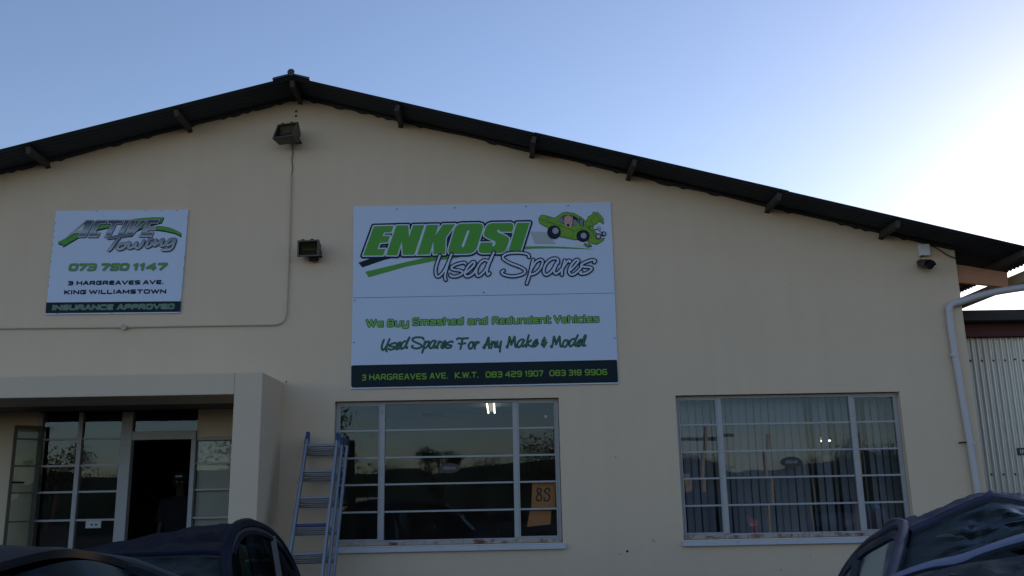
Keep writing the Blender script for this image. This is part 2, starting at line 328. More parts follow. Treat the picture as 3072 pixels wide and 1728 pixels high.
# squared display letters as centre lines in a unit box
def fillet(pts, r, closed=False, n=4):
    if r <= 0: return [tuple(p) for p in pts]+([tuple(pts[0])] if closed else [])
    out = []; N = len(pts)
    for i, p in enumerate(pts):
        if not closed and i in (0, N-1): out.append(tuple(p)); continue
        a = Vector(pts[(i-1) % N]); b = Vector(p); c = Vector(pts[(i+1) % N]); la, lc = (a-b).length, (c-b).length
        k = min(r, la*.5, lc*.5); s_ = b+(a-b)/la*k; e_ = b+(c-b)/lc*k
        for t in range(n+1):
            t /= n; q = s_*(1-t)**2+b*2*t*(1-t)+e_*t*t; out.append((q.x, q.y))
    return out+([out[0]] if closed else [])
R_ = .28
def _g():
    G = {}
    def g(ch, w_, *st): G[ch] = (w_, [fillet(s_[0], s_[1] if len(s_) > 1 else R_, len(s_) > 2) for s_ in st])
    g('A', 1.0, ([(0, 0), (.42, 1), (.58, 1), (1, 0)], .05), ([(.2, .3), (.8, .3)], 0))
    g('B', .95, ([(0, 0), (0, 1), (.9, 1), (.9, .52), (.1, .52)],), ([(.3, .52), (.95, .52), (.95, 0), (0, 0)],))
    g('C', .95, ([(1, 1), (0, 1), (0, 0), (1, 0)],)); g('D', 1, ([(0, 0), (1, 0), (1, 1), (0, 1), (0, 0)], .3))
    g('E', .9, ([(1, 1), (0, 1), (0, 0), (1, 0)],), ([(0, .5), (.9, .5)], 0))
    g('F', .85, ([(0, 0), (0, 1), (1, 1)],), ([(0, .5), (.85, .5)], 0)); g('G', 1, ([(1, 1), (0, 1), (0, 0), (1, 0), (1, .5), (.55, .5)],))
    g('H', 1, ([(0, 0), (0, 1)], 0), ([(1, 0), (1, 1)], 0), ([(0, .5), (1, .5)], 0)); g('I', .12, ([(.5, 0), (.5, 1)], 0))
    g('K', .95, ([(0, 0), (0, 1)], 0), ([(1, 1), (.1, .5), (1, 0)], 0)); g('L', .85, ([(0, 1), (0, 0), (1, 0)], 0))
    g('M', 1.15, ([(0, 0), (0, 1), (.5, .2), (1, 1), (1, 0)], 0)); g('N', 1, ([(0, 0), (0, 1), (1, 0), (1, 1)], 0))
    g('O', 1.05, ([(0, 0), (0, 1), (1, 1), (1, 0)], .3, 1)); g('P', .95, ([(0, 0), (0, 1), (1, 1), (1, .42), (0, .42)],))
    g('R', 1, ([(0, 0), (0, 1), (.95, 1), (.95, .42), (.1, .42)],), ([(.5, .42), (1, 0)], 0))
    g('S', .95, ([(.97, 1), (0, 1), (0, .5), (1, .5), (1, 0), (.03, 0)], .24)); g('T', 1, ([(0, 1), (1, 1)], 0), ([(.5, 1), (.5, 0)], 0))
    g('U', 1, ([(0, 1), (0, 0), (1, 0), (1, 1)],)); g('V', 1.05, ([(0, 1), (.5, 0), (1, 1)], 0)); g('W', 1.5, ([(0, 1), (.25, 0), (.5, .95), (.75, 0), (1, 1)], 0))
    g('0', 1, ([(0, 0), (0, 1), (1, 1), (1, 0)], .3, 1)); g('1', .4, ([(.0, .8), (.7, 1), (.7, 0)], 0)); g('3', .95, ([(0, 1), (1, 1), (1, 0), (0, 0)],), ([(.2, .52), (1, .52)], 0))
    g('4', 1, ([(.8, 0), (.8, 1), (0, .3), (1, .3)], 0)); g('5', .95, ([(1, 1), (0, 1), (0, .55), (1, .55), (1, 0), (0, 0)], .2)); g('7', .95, ([(0, 1), (1, 1), (.35, 0)], .08))
    g('8', 1, ([(0, 0), (0, 1), (1, 1), (1, 0)], .25, 1), ([(0, .52), (1, .52)], 0)); g('9', 1, ([(1, .45), (0, .45), (0, 1), (1, 1), (1, 0), (.05, 0)], .25)); g('2', .95, ([(0, 1), (1, 1), (1, .52), (0, .52), (0, 0), (1, 0)], .22))
    g('6', 1, ([(.95, 1), (0, 1), (0, 0), (1, 0), (1, .55), (0, .55)], .25)); g('.', .05, ([(.5, 0), (.5, .02)], 0))
    x = .7
    g('a', .85, ([(.05, x), (1, x), (1, 0), (0, 0), (0, .38), (1, .38)], .18)); g('b', .85, ([(0, 1), (0, 0), (1, 0), (1, x), (0, x)], .2)); g('c', .75, ([(1, x), (0, x), (0, 0), (1, 0)], .22))
    g('d', .85, ([(1, 1), (1, 0), (0, 0), (0, x), (1, x)], .2)); g('e', .8, ([(1, 0), (0, 0), (0, x), (.95, x)], .25), ([(0, .36), (.9, .36)], 0))
    g('h', .85, ([(0, 1), (0, 0)], 0), ([(0, x), (1, x), (1, 0)], .25)); g('i', .1, ([(.5, 0), (.5, x)], 0), ([(.5, .98), (.5, 1)], 0)); g('l', .2, ([(0, 1), (0, 0), (1, 0)], .1))
    g('m', 1.35, ([(0, 0), (0, x), (1, x), (1, 0)], .2), ([(.5, x), (.5, 0)], 0)); g('n', .85, ([(0, 0), (0, x), (1, x), (1, 0)], .25)); g('s', .8, ([(.95, x), (0, x), (0, .36), (1, .36), (1, 0), (.03, 0)], .18))
    g('t', .6, ([(.1, 1), (.1, 0), (1, 0)], .2), ([(.1, x), (.9, x)], 0)); g('u', .85, ([(0, x), (0, 0), (1, 0), (1, x)], .25)); g('y', .85, ([(0, x), (0, 0), (1, 0)], .2), ([(1, x), (1, -.28), (.1, -.28)], .2))
    g('r', .6, ([(0, 0), (0, x), (1, x)], .22))
    return G
SQ = _g()
def word(text, A, B, cap, sw, shear=0.0, track=.42):
    """centre lines of a word between sign points A and B (left/right ends of the baseline), radius sw"""
    wd = sum(SQ[c][0] for c in text)+track*(len(text)-1); ox = 0.0; out = []
    ax = (B[0]-A[0]-2*sw)/wd; sl_ = (B[1]-A[1])/(B[0]-A[0])
    for c in text:
        gw, st = SQ[c]
        for s_ in st:
            out.append(('s', [(A[0]+sw+(ox+px*gw)*ax+shear*pz*cap, A[1]+sl_*(ox+px*gw)*ax+sw+pz*(cap-2*sw)) for px, pz in s_], sw))
        ox += gw+track
    return out
# handwriting as centre lines, baseline 0, capital height 1
def _z(pts, x0, base, h): return [((a-x0)/h, (base-b)/h) for a, b in pts]
SC = {
 'U': (.62, [_z([(130, 770), (80, 900), (45, 1050), (60, 1165), (115, 1180), (200, 1090), (270, 960), (360, 745)], 30, 1185, 445), _z([(360, 745), (300, 900), (255, 1060), (230, 1180), (245, 1250)], 30, 1185, 445)]),
 's': (.62, [_z([(640, 935), (600, 910), (480, 935), (370, 990), (365, 1030), (430, 1055), (540, 1070), (580, 1100), (540, 1150), (440, 1185), (350, 1175), (335, 1150)], 315, 1185, 445)]),
 'e': (.47, [_z([(655, 1105), (740, 1030), (805, 960), (815, 905), (775, 900), (700, 970), (640, 1060), (620, 1130), (650, 1180), (720, 1170), (800, 1110), (850, 1030)], 610, 1185, 445)]),
 'd': (.62, [_z([(1085, 885), (1010, 860), (920, 920), (860, 1030), (850, 1120), (880, 1175), (950, 1140), (1030, 1050), (1070, 960), (1100, 880), (1195, 710)], 840, 1185, 445), _z([(1195, 710), (1130, 860), (1080, 980), (1060, 1080), (1075, 1150), (1110, 1120)], 840, 1185, 445)]),
 'S': (1.17, [_z([(1890, 800), (1870, 750), (1760, 720), (1600, 715), (1450, 735), (1375, 790), (1400, 850), (1530, 925), (1700, 990), (1800, 1050), (1800, 1110), (1700, 1160), (1550, 1180), (1400, 1150), (1350, 1100), (1390, 1065)], 1340, 1185, 445)]),
 'p': (.66, [_z([(390, 390), (340, 600), (280, 850), (200, 1100)], 250, 835, 670), _z([(340, 640), (450, 480), (560, 400), (650, 400), (670, 480), (600, 650), (470, 780), (330, 830)], 250, 835, 670)]),
 'a': (.80, [_z([(1130, 480), (1120, 380), (1020, 350), (900, 390), (780, 500), (710, 650), (710, 780), (780, 840), (880, 790), (980, 680), (1060, 530), (1130, 430)], 700, 835, 670), _z([(1130, 430), (1050, 600), (1010, 720), (1040, 800), (1120, 780), (1220, 680)], 700, 835, 670)]),
 'r': (.38, [_z([(1330, 410), (1290, 550), (1250, 700), (1240, 840)], 1230, 835, 670), _z([(1265, 640), (1360, 500), (1430, 420), (1490, 425), (1480, 460)], 1230, 835, 670)]),
 'F': (1.0, [[(0, .9), (.1, 1.0), (.5, .97), (1.0, 1.0)], [(.5, .97), (.42, .5), (.3, 0)], [(.15, .5), (.45, .48), (.75, .52)]]),
 'o': (.55, [[(.4, .62), (.2, .6), (.03, .3), (.1, .02), (.3, .05), (.45, .35), (.4, .62), (.6, .5)]]),
 'A': (.85, [[(0, .15), (.1, 0), (.3, .4), (.6, 1.0), (.62, .5), (.65, 0)], [(.15, .35), (.45, .33), (.8, .38)]]),
 'n': (.62, [[(.1, .6), (.08, .3), (.03, 0)], [(.05, .2), (.25, .5), (.42, .6), (.45, .4), (.42, .1), (.6, .1)]]),
 'y': (.62, [[(.1, .62), (.05, .25), (.15, .05), (.35, .2), (.5, .6)], [(.5, .6), (.42, .1), (.35, -.35)]]),
 'M': (1.0, [[(0, .1), (.08, 0), (.2, .5), (.3, 1.0), (.4, .6), (.45, .25), (.6, .6), (.78, 1.0), (.8, .5), (.85, .05), (1.0, .08)]]),
 'k': (.6, [[(.3, 1.1), (.15, .6), (.03, 0)], [(.5, .62), (.15, .32), (.3, .15), (.55, .02)]]),
 'l': (.32, [[(.1, .1), (.3, .7), (.36, 1.0), (.25, .95), (.1, .4), (.1, .05), (.3, .08)]]),
 '&': (.6, [[(.5, .55), (.3, .62), (.15, .45), (.4, .3), (.45, .1), (.2, .03), (.05, .2), (.3, .3), (.6, .32)], [(.38, .8), (.3, -.1)]]),
 'T': (.95, [[(0, .95), (.2, .85), (.6, .9), (1.0, 1.0)], [(.55, .9), (.4, .45), (.2, 0), (.12, .08)]]),
 'w': (.85, [[(.15, .6), (.02, .2), (.12, .02), (.3, .2), (.42, .58), (.35, .2), (.45, .02), (.65, .2), (.75, .6), (.9, .55)]]),
 'i': (.35, [[(.2, .6), (.05, .15), (.15, .02), (.35, .2)], [(.28, .85), (.3, .88)]]),
 'g': (.65, [[(.5, .55), (.3, .6), (.08, .3), (.15, .05), (.35, .2), (.55, .6), (.42, 0), (.2, -.3), (0, -.22)]]),
}
def script(text, A, B, cap, sw):
    wd = sum(SC[c][0] for c in text)+.02*len(text); ax = (B[0]-A[0])/wd; ox = 0; out = []; sl_ = (B[1]-A[1])/(B[0]-A[0])
    for c in text:
        gw, st = SC[c]
        for s_ in st:
            q = [(A[0]+(ox+px)*ax, A[1]+sl_*(ox+px)*ax+pz*cap) for px, pz in s_]
            q = [(v.x, v.y) for v in catmull([(a, b, 0) for a, b in q], 5)]
            out.append(('s', q, sw))
        ox += gw+.02
    return out
def smooth(pts, n=5): return [(v.x, v.y) for v in catmull([(a, b, 0) for a, b in pts], n)]

# ================================================================== GROUND
def ground_z(x, y):
    return -.025*max(0, min(48, -12.0-y))
mb = MB(); ys = [60, 30, 10, 4, 0, -4, -8, -12, -20, -30, -45, -60, -100, -200, -500, -1200]; xs = [-1200, -300, -100, -40, -20, -8, 0, 8, 20, 40, 100, 300, 1200]
mb.v = [(x, y, ground_z(x, y)) for y in ys for x in xs]; n_ = len(xs)
mb.f = [(j*n_+i, (j+1)*n_+i, (j+1)*n_+i+1, j*n_+i+1) for j in range(len(ys)-1) for i in range(n_-1)]; mb.m = [0]*len(mb.f)
tag(mb.build('ground', 'tar'), kind='structure')
mb = MB(); mb.v = [(-14, .0, .006), (-14, -15.5, ground_z(0, -15.5)+.02), (20, -15.5, ground_z(0, -15.5)+.02), (20, .0, .006), (-14, -12, .006), (20, -12, .006)]  # unseen dark ground sheet, added to cut bounce onto the lower wall
mb.f = [(0, 4, 5, 3), (4, 1, 2, 5)]; mb.m = [0, 0]; tag(mb.build('bounce_cut_sheet', 'bounce_cut_ground'), kind='structure')

# ================================================================== BUILDING
SLOPE, RX, RZ = .262, -2.315, 6.250
def U(x): return RZ-SLOPE*abs(x-RX)
XR, XL, YB, TH = 5.29, -9.92, 15.0, .23
B = thing('workshop_building', 'cream plastered gable-fronted workshop with dark corrugated iron roof', 'building')
W1 = (-1.82, .655, 1.065, 2.615); W2 = (1.954, 4.462, 1.065, 2.615)
PX0, PX1, PXO, PZ = -8.3, -2.68, -2.40, 2.616      # recess left/right, outer edge of the porch frame, head height
mb = MB(); cuts = sorted([XL, PX0, PX1, RX, W1[0], W1[1], W2[0], W2[1], XR, -5.5, 1.3]); holes = [(W1[0], W1[1], W1[2], W1[3]), (W2[0], W2[1], W2[2], W2[3]), (PX0, PX1, -.5, PZ)]
for a, b in zip(cuts, cuts[1:]):
    spans = [(-.5, None)]
    for h in holes:
        if a >= h[0]-1e-6 and b <= h[1]+1e-6: spans = ([(-.5, h[2])] if h[2] > -.4 else [])+[(h[3], None)]
    for z0, z1 in spans:
        za, zb = (U(a), U(b)) if z1 is None else (z1, z1)
        mb.add([(a, 0, z0), (b, 0, z0), (b, 0, zb), (a, 0, za)], [(0, 1, 2, 3)])
        mb.add([(a, TH, z0), (b, TH, z0), (b, TH, zb), (a, TH, za)], [(3, 2, 1, 0)])
for h in holes:
    a, b, z0, z1 = h
    if z0 > -.4:
        mb.add([(a, 0, z0), (b, 0, z0), (b, TH, z0), (a, TH, z0)], [(3, 2, 1, 0)])
        mb.add([(a, 0, z1), (b, 0, z1), (b, TH, z1), (a, TH, z1)], [(0, 1, 2, 3)])
        for x in (a, b): mb.add([(x, 0, z0), (x, TH, z0), (x, TH, z1), (x, 0, z1)], [(0, 1, 2, 3)])
mb.add([(XR, 0, -.5), (XR, YB, -.5), (XR, YB, U(XR)), (XR, 0, U(XR))], [(0, 1, 2, 3)])
mb.add([(XL, 0, -.5), (XL, YB, -.5), (XL, YB, U(XL)), (XL, 0, U(XL))], [(3, 2, 1, 0)])
mb.add([(XL, YB, -.5), (XR, YB, -.5), (XR, YB, U(XR)), (RX, YB, RZ), (XL, YB, U(XL))], [(4, 3, 2, 1, 0)])
mb.build('wall', 'cream_plaster', B)
# uneven mortar under the sheeting along the verge
mb = MB(); x = XL; pts = []
while x < XR-.01:
    pts.append((x, .012+.030*(noise.noise(Vector((x*1.7, 0, 0)))*.6+.5)+(.018 if random.random() < .18 else 0))); x += .055
pts.append((XR, .02))
for (a, da), (b, db) in zip(pts, pts[1:]):
    za, zb = U(a)-.002, U(b)-.002; fr = -.022-.01*random.random()
    mb.add([(a, -.004, za-da), (b, -.004, zb-db), (b, fr, zb), (a, fr, za)], [(0, 1, 2, 3)])
tag(mb.build('mortar_edge', 'shed_roof', B), kind='stuff')
# porch frame
mb = MB(); PY = -.87
mb.box(PX1, PXO, PY, -.002, -.5, PZ+.222); mb.box(PX0-.3, PX1, PY, -.002, PZ, PZ+.222)
mb.build('porch_frame', 'porch_plaster', B, bevel=.008)
mb = MB(); mb.box(PX0-.3, PX0, PY, -.002, -.5, PZ-.002); mb.build('porch_pillar', 'porch_plaster', B)
GY = .65
mb = MB(); mb.add([(PX0, -.003, PZ), (PX1, -.003, PZ), (PX1, GY, PZ), (PX0, GY, PZ)], [(0, 1, 2, 3)]); mb.build('porch_ceiling', 'shade_dark_ceiling', B); mb = MB()
mb.add([(PX1, -.003, -.1), (PX1, GY, -.1), (PX1, GY, PZ), (PX1, -.003, PZ)], [(0, 1, 2, 3)]); mb.build('recess_lining', 'porch_plaster', B); mb = MB()
mb.add([(PX0, -.003, -.1), (PX0, GY, -.1), (PX0, GY, PZ), (PX0, -.003, PZ)], [(3, 2, 1, 0)])
mb.build('recess_lining', 'porch_plaster', B)
# ---- roof: corrugated sheets, two sides
def sheet(xa, xb, lift, y0=-.50, y1=15.3):
    mb = MB(); n = 8; per = .076; amp = .0085; ny = int((y1-y0)/per*n) if y1-y0 < 3 else 0
    ysl = [y0+k*per/n for k in range(int(2.3/per*n))]+[y0+2.4, y1]
    top = []; 
    for y in ysl:
        h = amp*math.cos(2*math.pi*(y-y0)/per) if y < y0+2.3 else 0
        top.append((y, h))
    vs = []
    for x in (xa, xb):
        for y, h in top: vs.append((x, y, U(x)+.012+lift+h+.004*noise.noise(Vector((x*2, y*2, 1)))))
        for y, h in top: vs.append((x, y, U(x)+.0105+lift+h))
    N = len(top); fs = []
    for k in range(N-1):
        fs += [(k, k+1, 2*N+k+1, 2*N+k), (N+k, 3*N+k, 3*N+k+1, N+k+1)]
    fs += [(0, 2*N, 3*N, N), (0, N, 2*N-1, N-1)] + [(k, N+k, N+k+1, k+1) for k in range(N-1)] + [(2*N+k, 2*N+k+1, 3*N+k+1, 3*N+k) for k in range(N-1)]
    fs = [f for f in fs if len(set(f)) == 4]
    mb.add(vs, fs); return mb.build('roof_sheet', 'roof_sheet', B, smooth=True)
e0 = P(3072, 797, 0); k_ = e0.x/(e0.z-1.6); XE = k_*(RZ+SLOPE*RX-1.6)/(1+k_*SLOPE)     # eave line where its edge crosses the photo
xs1 = P(1636, 409, -.5).x; xs2 = P(1985*1.1925, 487*1.1925, -.5).x
sheet(RX, xs1, .0); sheet(xs1-.12, xs2, -.006+.012); sheet(xs2-.14, XE, -.001)
xe_l = 2*RX-XE; sheet(-5.9, RX-.001, .0); sheet(xe_l, -5.8, -.006)
mb = MB()                                                   # ridge capping: two wings and a roll
for s_ in (1, -1):
    mb.add([(RX, -.515, RZ+.055), (RX+s_*.21, -.515, RZ+.055-SLOPE*.21), (RX+s_*.21, 15.3, RZ+.055-SLOPE*.21), (RX, 15.3, RZ+.055),
            (RX, -.515, RZ+.035), (RX+s_*.21, -.515, RZ+.028-SLOPE*.21), (RX+s_*.21, 15.3, RZ+.028-SLOPE*.21), (RX, 15.3, RZ+.035)],
           [(0, 1, 2, 3), (7, 6, 5, 4), (0, 4, 5, 1), (1, 5, 6, 2)])
mb.tube([(RX, -.53, RZ+.058), (RX, 15.3, RZ+.058)], .042, 14); mb.build('ridge_cap', 'roof_sheet', B, smooth=True)
# ---- purlin ends carrying the overhang
for (pu, pv) in ((117, 400), (474, 310), (745, 248), (1012, 313), (1342, 392), (1585, 450), (1935, 530), (2222, 598), (2540, 690), (-420, 520)):
    x = P(pu*1.1925, pv*1.1925, -.02).x
    if pu == 745: x = RX
    if pu == 2540: x = XE-.25
    h = .088; mb = MB(); s_ = -SLOPE*(1 if x > RX else -1)
    T = Matrix.Translation((x, 0, U(x)-.001)) @ Matrix.Rotation(-math.atan(s_) if x != RX else 0, 4, 'Y')
    mb.box(-.026, .026, -.455, YB if x < XR+.01 else 15.2, -h, -.0, 0, T); mb.build('purlin', 'old_timber', B, bevel=.005)
    if x > XR: continue
    mb = MB(); mb.box(-.030, .030, -.006, -.001, -h-.012, -h, 0, T); mb.build('purlin_cleat', 'dark_metal', B)
# outrigger beam, eave trimmer, side lean-to soffit beyond the corner
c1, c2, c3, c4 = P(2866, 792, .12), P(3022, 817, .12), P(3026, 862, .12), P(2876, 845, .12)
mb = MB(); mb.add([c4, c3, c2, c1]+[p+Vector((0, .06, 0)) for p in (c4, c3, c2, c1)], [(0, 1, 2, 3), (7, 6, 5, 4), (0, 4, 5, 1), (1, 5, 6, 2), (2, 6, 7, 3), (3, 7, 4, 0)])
mb.build('outrigger_beam', 'orange_glow_timber', B, bevel=.004)
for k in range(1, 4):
    mb = MB(); y = .12+k*3.0; mb.box(XR+.005, XE-.1, y, y+.06, U(XE)-.24, U(XE)-.10); mb.build('outrigger_beam', 'orange_glow_timber', B)
# gutter along the eave
mb = MB(); prof = [(0, .02), (.0, -.07), (.02, -.10), (.07, -.105), (.11, -.08), (.12, 0), (.125, .01)]
gx, gz = XE+.005, U(XE)-.075; g0, g1 = .02, 15.2
for (a, b), (c, d) in zip(prof, prof[1:]):
    mb.add([(gx+a, g0, gz+b), (gx+c, g0, gz+d), (gx+c, g1, gz+d), (gx+a, g1, gz+b)], [(0, 1, 2, 3)])
mb.add([(gx+a, g0+.001, gz+b) for a, b in prof], [tuple(range(len(prof)))])
tag(mb.build('gutter', 'cream_blind', B))

# ---- windows
ZB = [P(1079, v).z for v in (1291.6, 1374, 1455, 1537.7)]
def window(x0, x1, m1, m2, gmat, gz0):
    Wn = link(bpy.data.objects.new('window', None), B); fy = .075; D_ = .045
    z0, z1 = W1[2], W1[3]; xs_ = [x0, m1, m2, x1]
    mb = MB(); t = .038
    for a, b, c, d in ((x0+.004, x0+t, z0+.02, z1-.004), (x1-t, x1-.004, z0+.02, z1-.004), (x0+t, x1-t, z1-t, z1-.004), (x0+t, x1-t, z0+.02, z0+.055)): mb.box(a, b, fy, fy+D_, c, d)
    mb.build('frame', 'window_paint', Wn, bevel=.003)
    for m in (m1, m2):
        mb = MB(); mb.box(m-.027, m+.027, fy-.012, fy+D_+.004, z0+.055, z1-t); mb.build('mullion', 'window_paint', Wn, bevel=.004)
    sx = [(x0+t, m1-.027), (m1+.027, m2-.027), (m2+.027, x1-t)]; zs_ = [z0+.055]+ZB[::-1]+[z1-t]
    for i, (a, b) in enumerate(sx):
        if i != 1:                                # opening casements: an inner frame of their own
            mb = MB(); q = .014
            for c, d, e, f in ((a+.001, a+q, zs_[0]+.001, zs_[-1]-.001), (b-q, b-.001, zs_[0]+.001, zs_[-1]-.001), (a+q, b-q, zs_[-1]-q, zs_[-1]-.001), (a+q, b-q, zs_[0]+.001, zs_[0]+q)): mb.box(c, d, fy-.006, fy+.03, e, f)
            mb.build('casement_frame', 'window_paint', Wn)
        for z in ZB:
            mb = MB(); mb.box(a+.001, b-.001, fy+.002, fy+.026, z-.010, z+.010); mb.build('glazing_bar', 'window_paint', Wn, bevel=.003)
        for k in range(5):
            za, zb = zs_[k]+(.010 if k else 0), zs_[k+1]-(.010 if k < 4 else 0)
            tx, tz = random.uniform(-.0016, .0016), random.uniform(-.0016, .0016); xc, zc = (a+b)/2, (za+zb)/2
            mb = MB(); mb.add([(px, fy+.016+tx*(px-xc)*2+tz*(pz-zc)*2, pz) for px, pz in ((a, za), (b, za), (b, zb), (a, zb))], [(0, 1, 2, 3)])
            mb.build('pane', gmat, Wn)
    # flaking putty along the bottom rail
    mb = MB(); x = x0+.01
    while x < x1-.05:
        L_ = random.uniform(.04, .12); h = random.uniform(.010, .030); mb.box(x, min(x+L_, x1-.01), fy-.03-random.random()*.015, fy-.001, z0+.004, z0+.02+h); x += L_+.001
    mb.build('bottom_putty', 'rusty_putty', Wn)
    mb = MB(); sz = gz0
    mb.add([(x0-.02, -.045, sz-.062), (x1+.03, -.045, sz-.062), (x1+.03, -.045, sz-.012), (x0-.02, -.045, sz-.012), (x0-.02, fy-.002, sz+.002), (x1+.03, fy-.002, sz+.002), (x1+.03, .0-.001, sz-.062), (x0-.02, -.001, sz-.062)],
           [(0, 1, 2, 3), (3, 2, 5, 4), (1, 0, 7, 6), (0, 3, 4, 7), (2, 1, 6, 5)])
    mb.build('sill', 'sill_paint', Wn, bevel=.004)
    return Wn
wa = window(W1[0], W1[1], P(1145, 1300).x, P(1546, 1300).x, 'window_glass', 1.063)
wb = window(W2[0], W2[1], P(2165, 1280).x, P(2567, 1280).x, 'office_glass', 1.063)
wb['label'] = 'right-hand window with grey vertical blinds behind it'; wa['label'] = 'dark window below the large sign'
# ---- shopfront inside the porch
SF = link(bpy.data.objects.new('shopfront', None), B)
def Zf(x, y): return P(x/2.137, 1050+y/2.137, GY)
gx0, gx1 = Zf(250, 700).x, Zf(505, 700).x; m1 = Zf(503, 700).x; m2 = Zf(800, 700).x; dR = Zf(1226, 700).x
barz = [Zf(400, y).z for y in (573, 743, 912, 1093)]+[Zf(400, 1093).z-.42, Zf(400, 1093).z-.84]
xl = Zf(225, 700).x; ztop = 2.60
for bx in ((PX0, xl, GY, GY+.2, -.1, PZ), (dR+.05, PX1-.001, GY, GY+.2, Zf(1300, 568).z+.02, PZ-.002), (xl+.001, PX1-.002, GY+.001, GY+.1, -.1, .18)):
    mb = MB(); mb.box(*bx); mb.build('infill_wall', 'porch_plaster', SF)
mb = MB()
for a, wd in ((xl+.03, .05), (m1, .05)): mb.box(a-wd/2, a+wd/2, GY-.02, GY+.05, .181, ztop)
mb.build('mullion', 'window_paint', SF)
mb = MB(); mb.box(m2-.055, m2+.075, GY-.035, GY+.06, .181, ztop); mb.build('door_post', 'window_paint', SF, bevel=.006)
ztr = Zf(1000, 548).z
mb = MB(); mb.box(m2+.076, dR+.045, GY-.03, GY+.055, ztr-.05, ztr+.05); mb.build('transom', 'window_paint', SF, bevel=.005)
mb = MB(); mb.box(dR, dR+.05, GY-.03, GY+.055, 0, ztr-.051); mb.build('door_post', 'window_paint', SF)
for z in barz:
    for a, b in ((xl+.056, m1-.026), (m1+.026, m2-.056), (dR+.051, PX1-.002)):
        if z == barz[0] and a == dR+.051: continue
        mb = MB(); mb.box(a, b, GY, GY+.03, z-.011, z+.011); mb.build('glazing_bar', 'window_paint', SF)
mb = MB(); mb.box(dR+.051, PX1-.002, GY, GY+.04, Zf(1300, 568).z-.02, Zf(1300, 568).z+.018); mb.build('glazing_bar', 'window_paint', SF)
zz = [.181]+sorted(barz)+[ztop]
for a, b in zip(zz, zz[1:]):
    for c, d in ((xl+.056, m1-.026), (m1+.026, m2-.056), (dR+.051, PX1-.002)):
        if c == dR+.051 and a > 2.2: continue
        if b-a < .05: continue
        if c == dR+.051: b = min(b, Zf(1300, 568).z-.02)
        t1, t2 = random.uniform(-.002, .002), random.uniform(-.002, .002)
        mb = MB(); mb.add([(px, GY+.014+t1*(px-c)+t2*(pz-a)*2, pz) for px, pz in ((c, a+.011), (d, a+.011), (d, b-.011), (c, b-.011))], [(0, 1, 2, 3)]); mb.build('pane', 'shop_glass', SF)
mb = MB(); mb.add([(m2+.076, GY+.014, ztr+.05), (dR+.045, GY+.014, ztr+.05), (dR+.045, GY+.014, ztop), (m2+.076, GY+.014, ztop)], [(0, 1, 2, 3)]); mb.build('pane', 'shop_glass', SF)
# glass door leaf swung out at the left of the shopfront
hx = xl-.01; LF = thing('glass_door', 'greenish glass door leaf swung open at left end of porch', 'door')
a0 = P(100/2.137, 1050+700/2.137, .60); a1 = P(250/2.137, 1050+700/2.137, .0)
hp = Vector((P(252/2.137, 1050+700/2.137, GY-.06).x, GY-.06, 0)); tip = Vector((P(75/2.137, 1050+700/2.137, GY-.25).x, GY-.25, 0)); dv = (tip-hp); wdt = dv.length; dv.normalize(); nv = Vector((-dv.y, dv.x, 0))
def leaf(mb, s0, s1, z0, z1, th, mi=0):
    vs = [hp+dv*s+nv*t+Vector((0, 0, z)) for s in (s0, s1) for t in (-th/2, th/2) for z in (z0, z1)]
    mb.add(vs, [(0, 1, 3, 2), (4, 6, 7, 5), (0, 4, 5, 1), (2, 3, 7, 6), (0, 2, 6, 4), (1, 5, 7, 3)], mi)
mb = MB(); leaf(mb, 0, .03, .05, 2.45, .035); leaf(mb, wdt-.03, wdt, .05, 2.45, .035); leaf(mb, .03, wdt-.03, 2.41, 2.45, .035); leaf(mb, .03, wdt-.03, .05, .12, .035); mb.build('frame', 'lamp_body', LF)
for z in barz:
    mb = MB(); leaf(mb, .03, wdt-.03, z-.009, z+.009, .02); mb.build('glazing_bar', 'lamp_body', LF)
mb = MB(); vs = [hp+dv*s+Vector((0, 0, z)) for s, z in ((.03, .12), (wdt-.03, .12), (wdt-.03, 2.41), (.03, 2.41))]; mb.add(vs, [(0, 1, 2, 3)]); mb.build('pane', 'door_glass', LF)
hz_ = Zf(110, 852).z; q = hp+dv*(wdt-.02)+Vector((0, 0, hz_)); mb = MB(); mb.tube([q-nv*.01, q+nv*.05, q+nv*.05-dv*.12], .010, 8); mb.tube([q-nv*.01, q-nv*.05, q-nv*.05-dv*.12], .010, 8); mb.build('handle', 'black_plastic', LF)
# ---- rooms behind the glass
RM = link(bpy.data.objects.new('interior', None), B)
mb = MB()
def room(x0, x1, y0, y1, z0, z1, wi, ci, fi):
    mb.add([(x0, y1, z0), (x1, y1, z0), (x1, y1, z1), (x0, y1, z1)], [(0, 1, 2, 3)], wi)
    mb.add([(x0, y0, z0), (x0, y1, z0), (x0, y1, z1), (x0, y0, z1)], [(0, 1, 2, 3)], wi); mb.add([(x1, y0, z0), (x1, y1, z0), (x1, y1, z1), (x1, y0, z1)], [(3, 2, 1, 0)], wi)
    mb.add([(x0, y0, z1), (x1, y0, z1), (x1, y1, z1), (x0, y1, z1)], [(0, 1, 2, 3)], ci); mb.add([(x0, y0, z0), (x1, y0, z0), (x1, y1, z0), (x0, y1, z0)], [(3, 2, 1, 0)], fi)
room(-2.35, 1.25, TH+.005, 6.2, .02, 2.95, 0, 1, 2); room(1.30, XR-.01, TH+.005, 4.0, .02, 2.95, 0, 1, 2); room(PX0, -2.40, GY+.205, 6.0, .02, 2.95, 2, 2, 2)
mb.build('room_lining', ['interior_wall', 'ceiling_board', 'interior_dark'], RM)
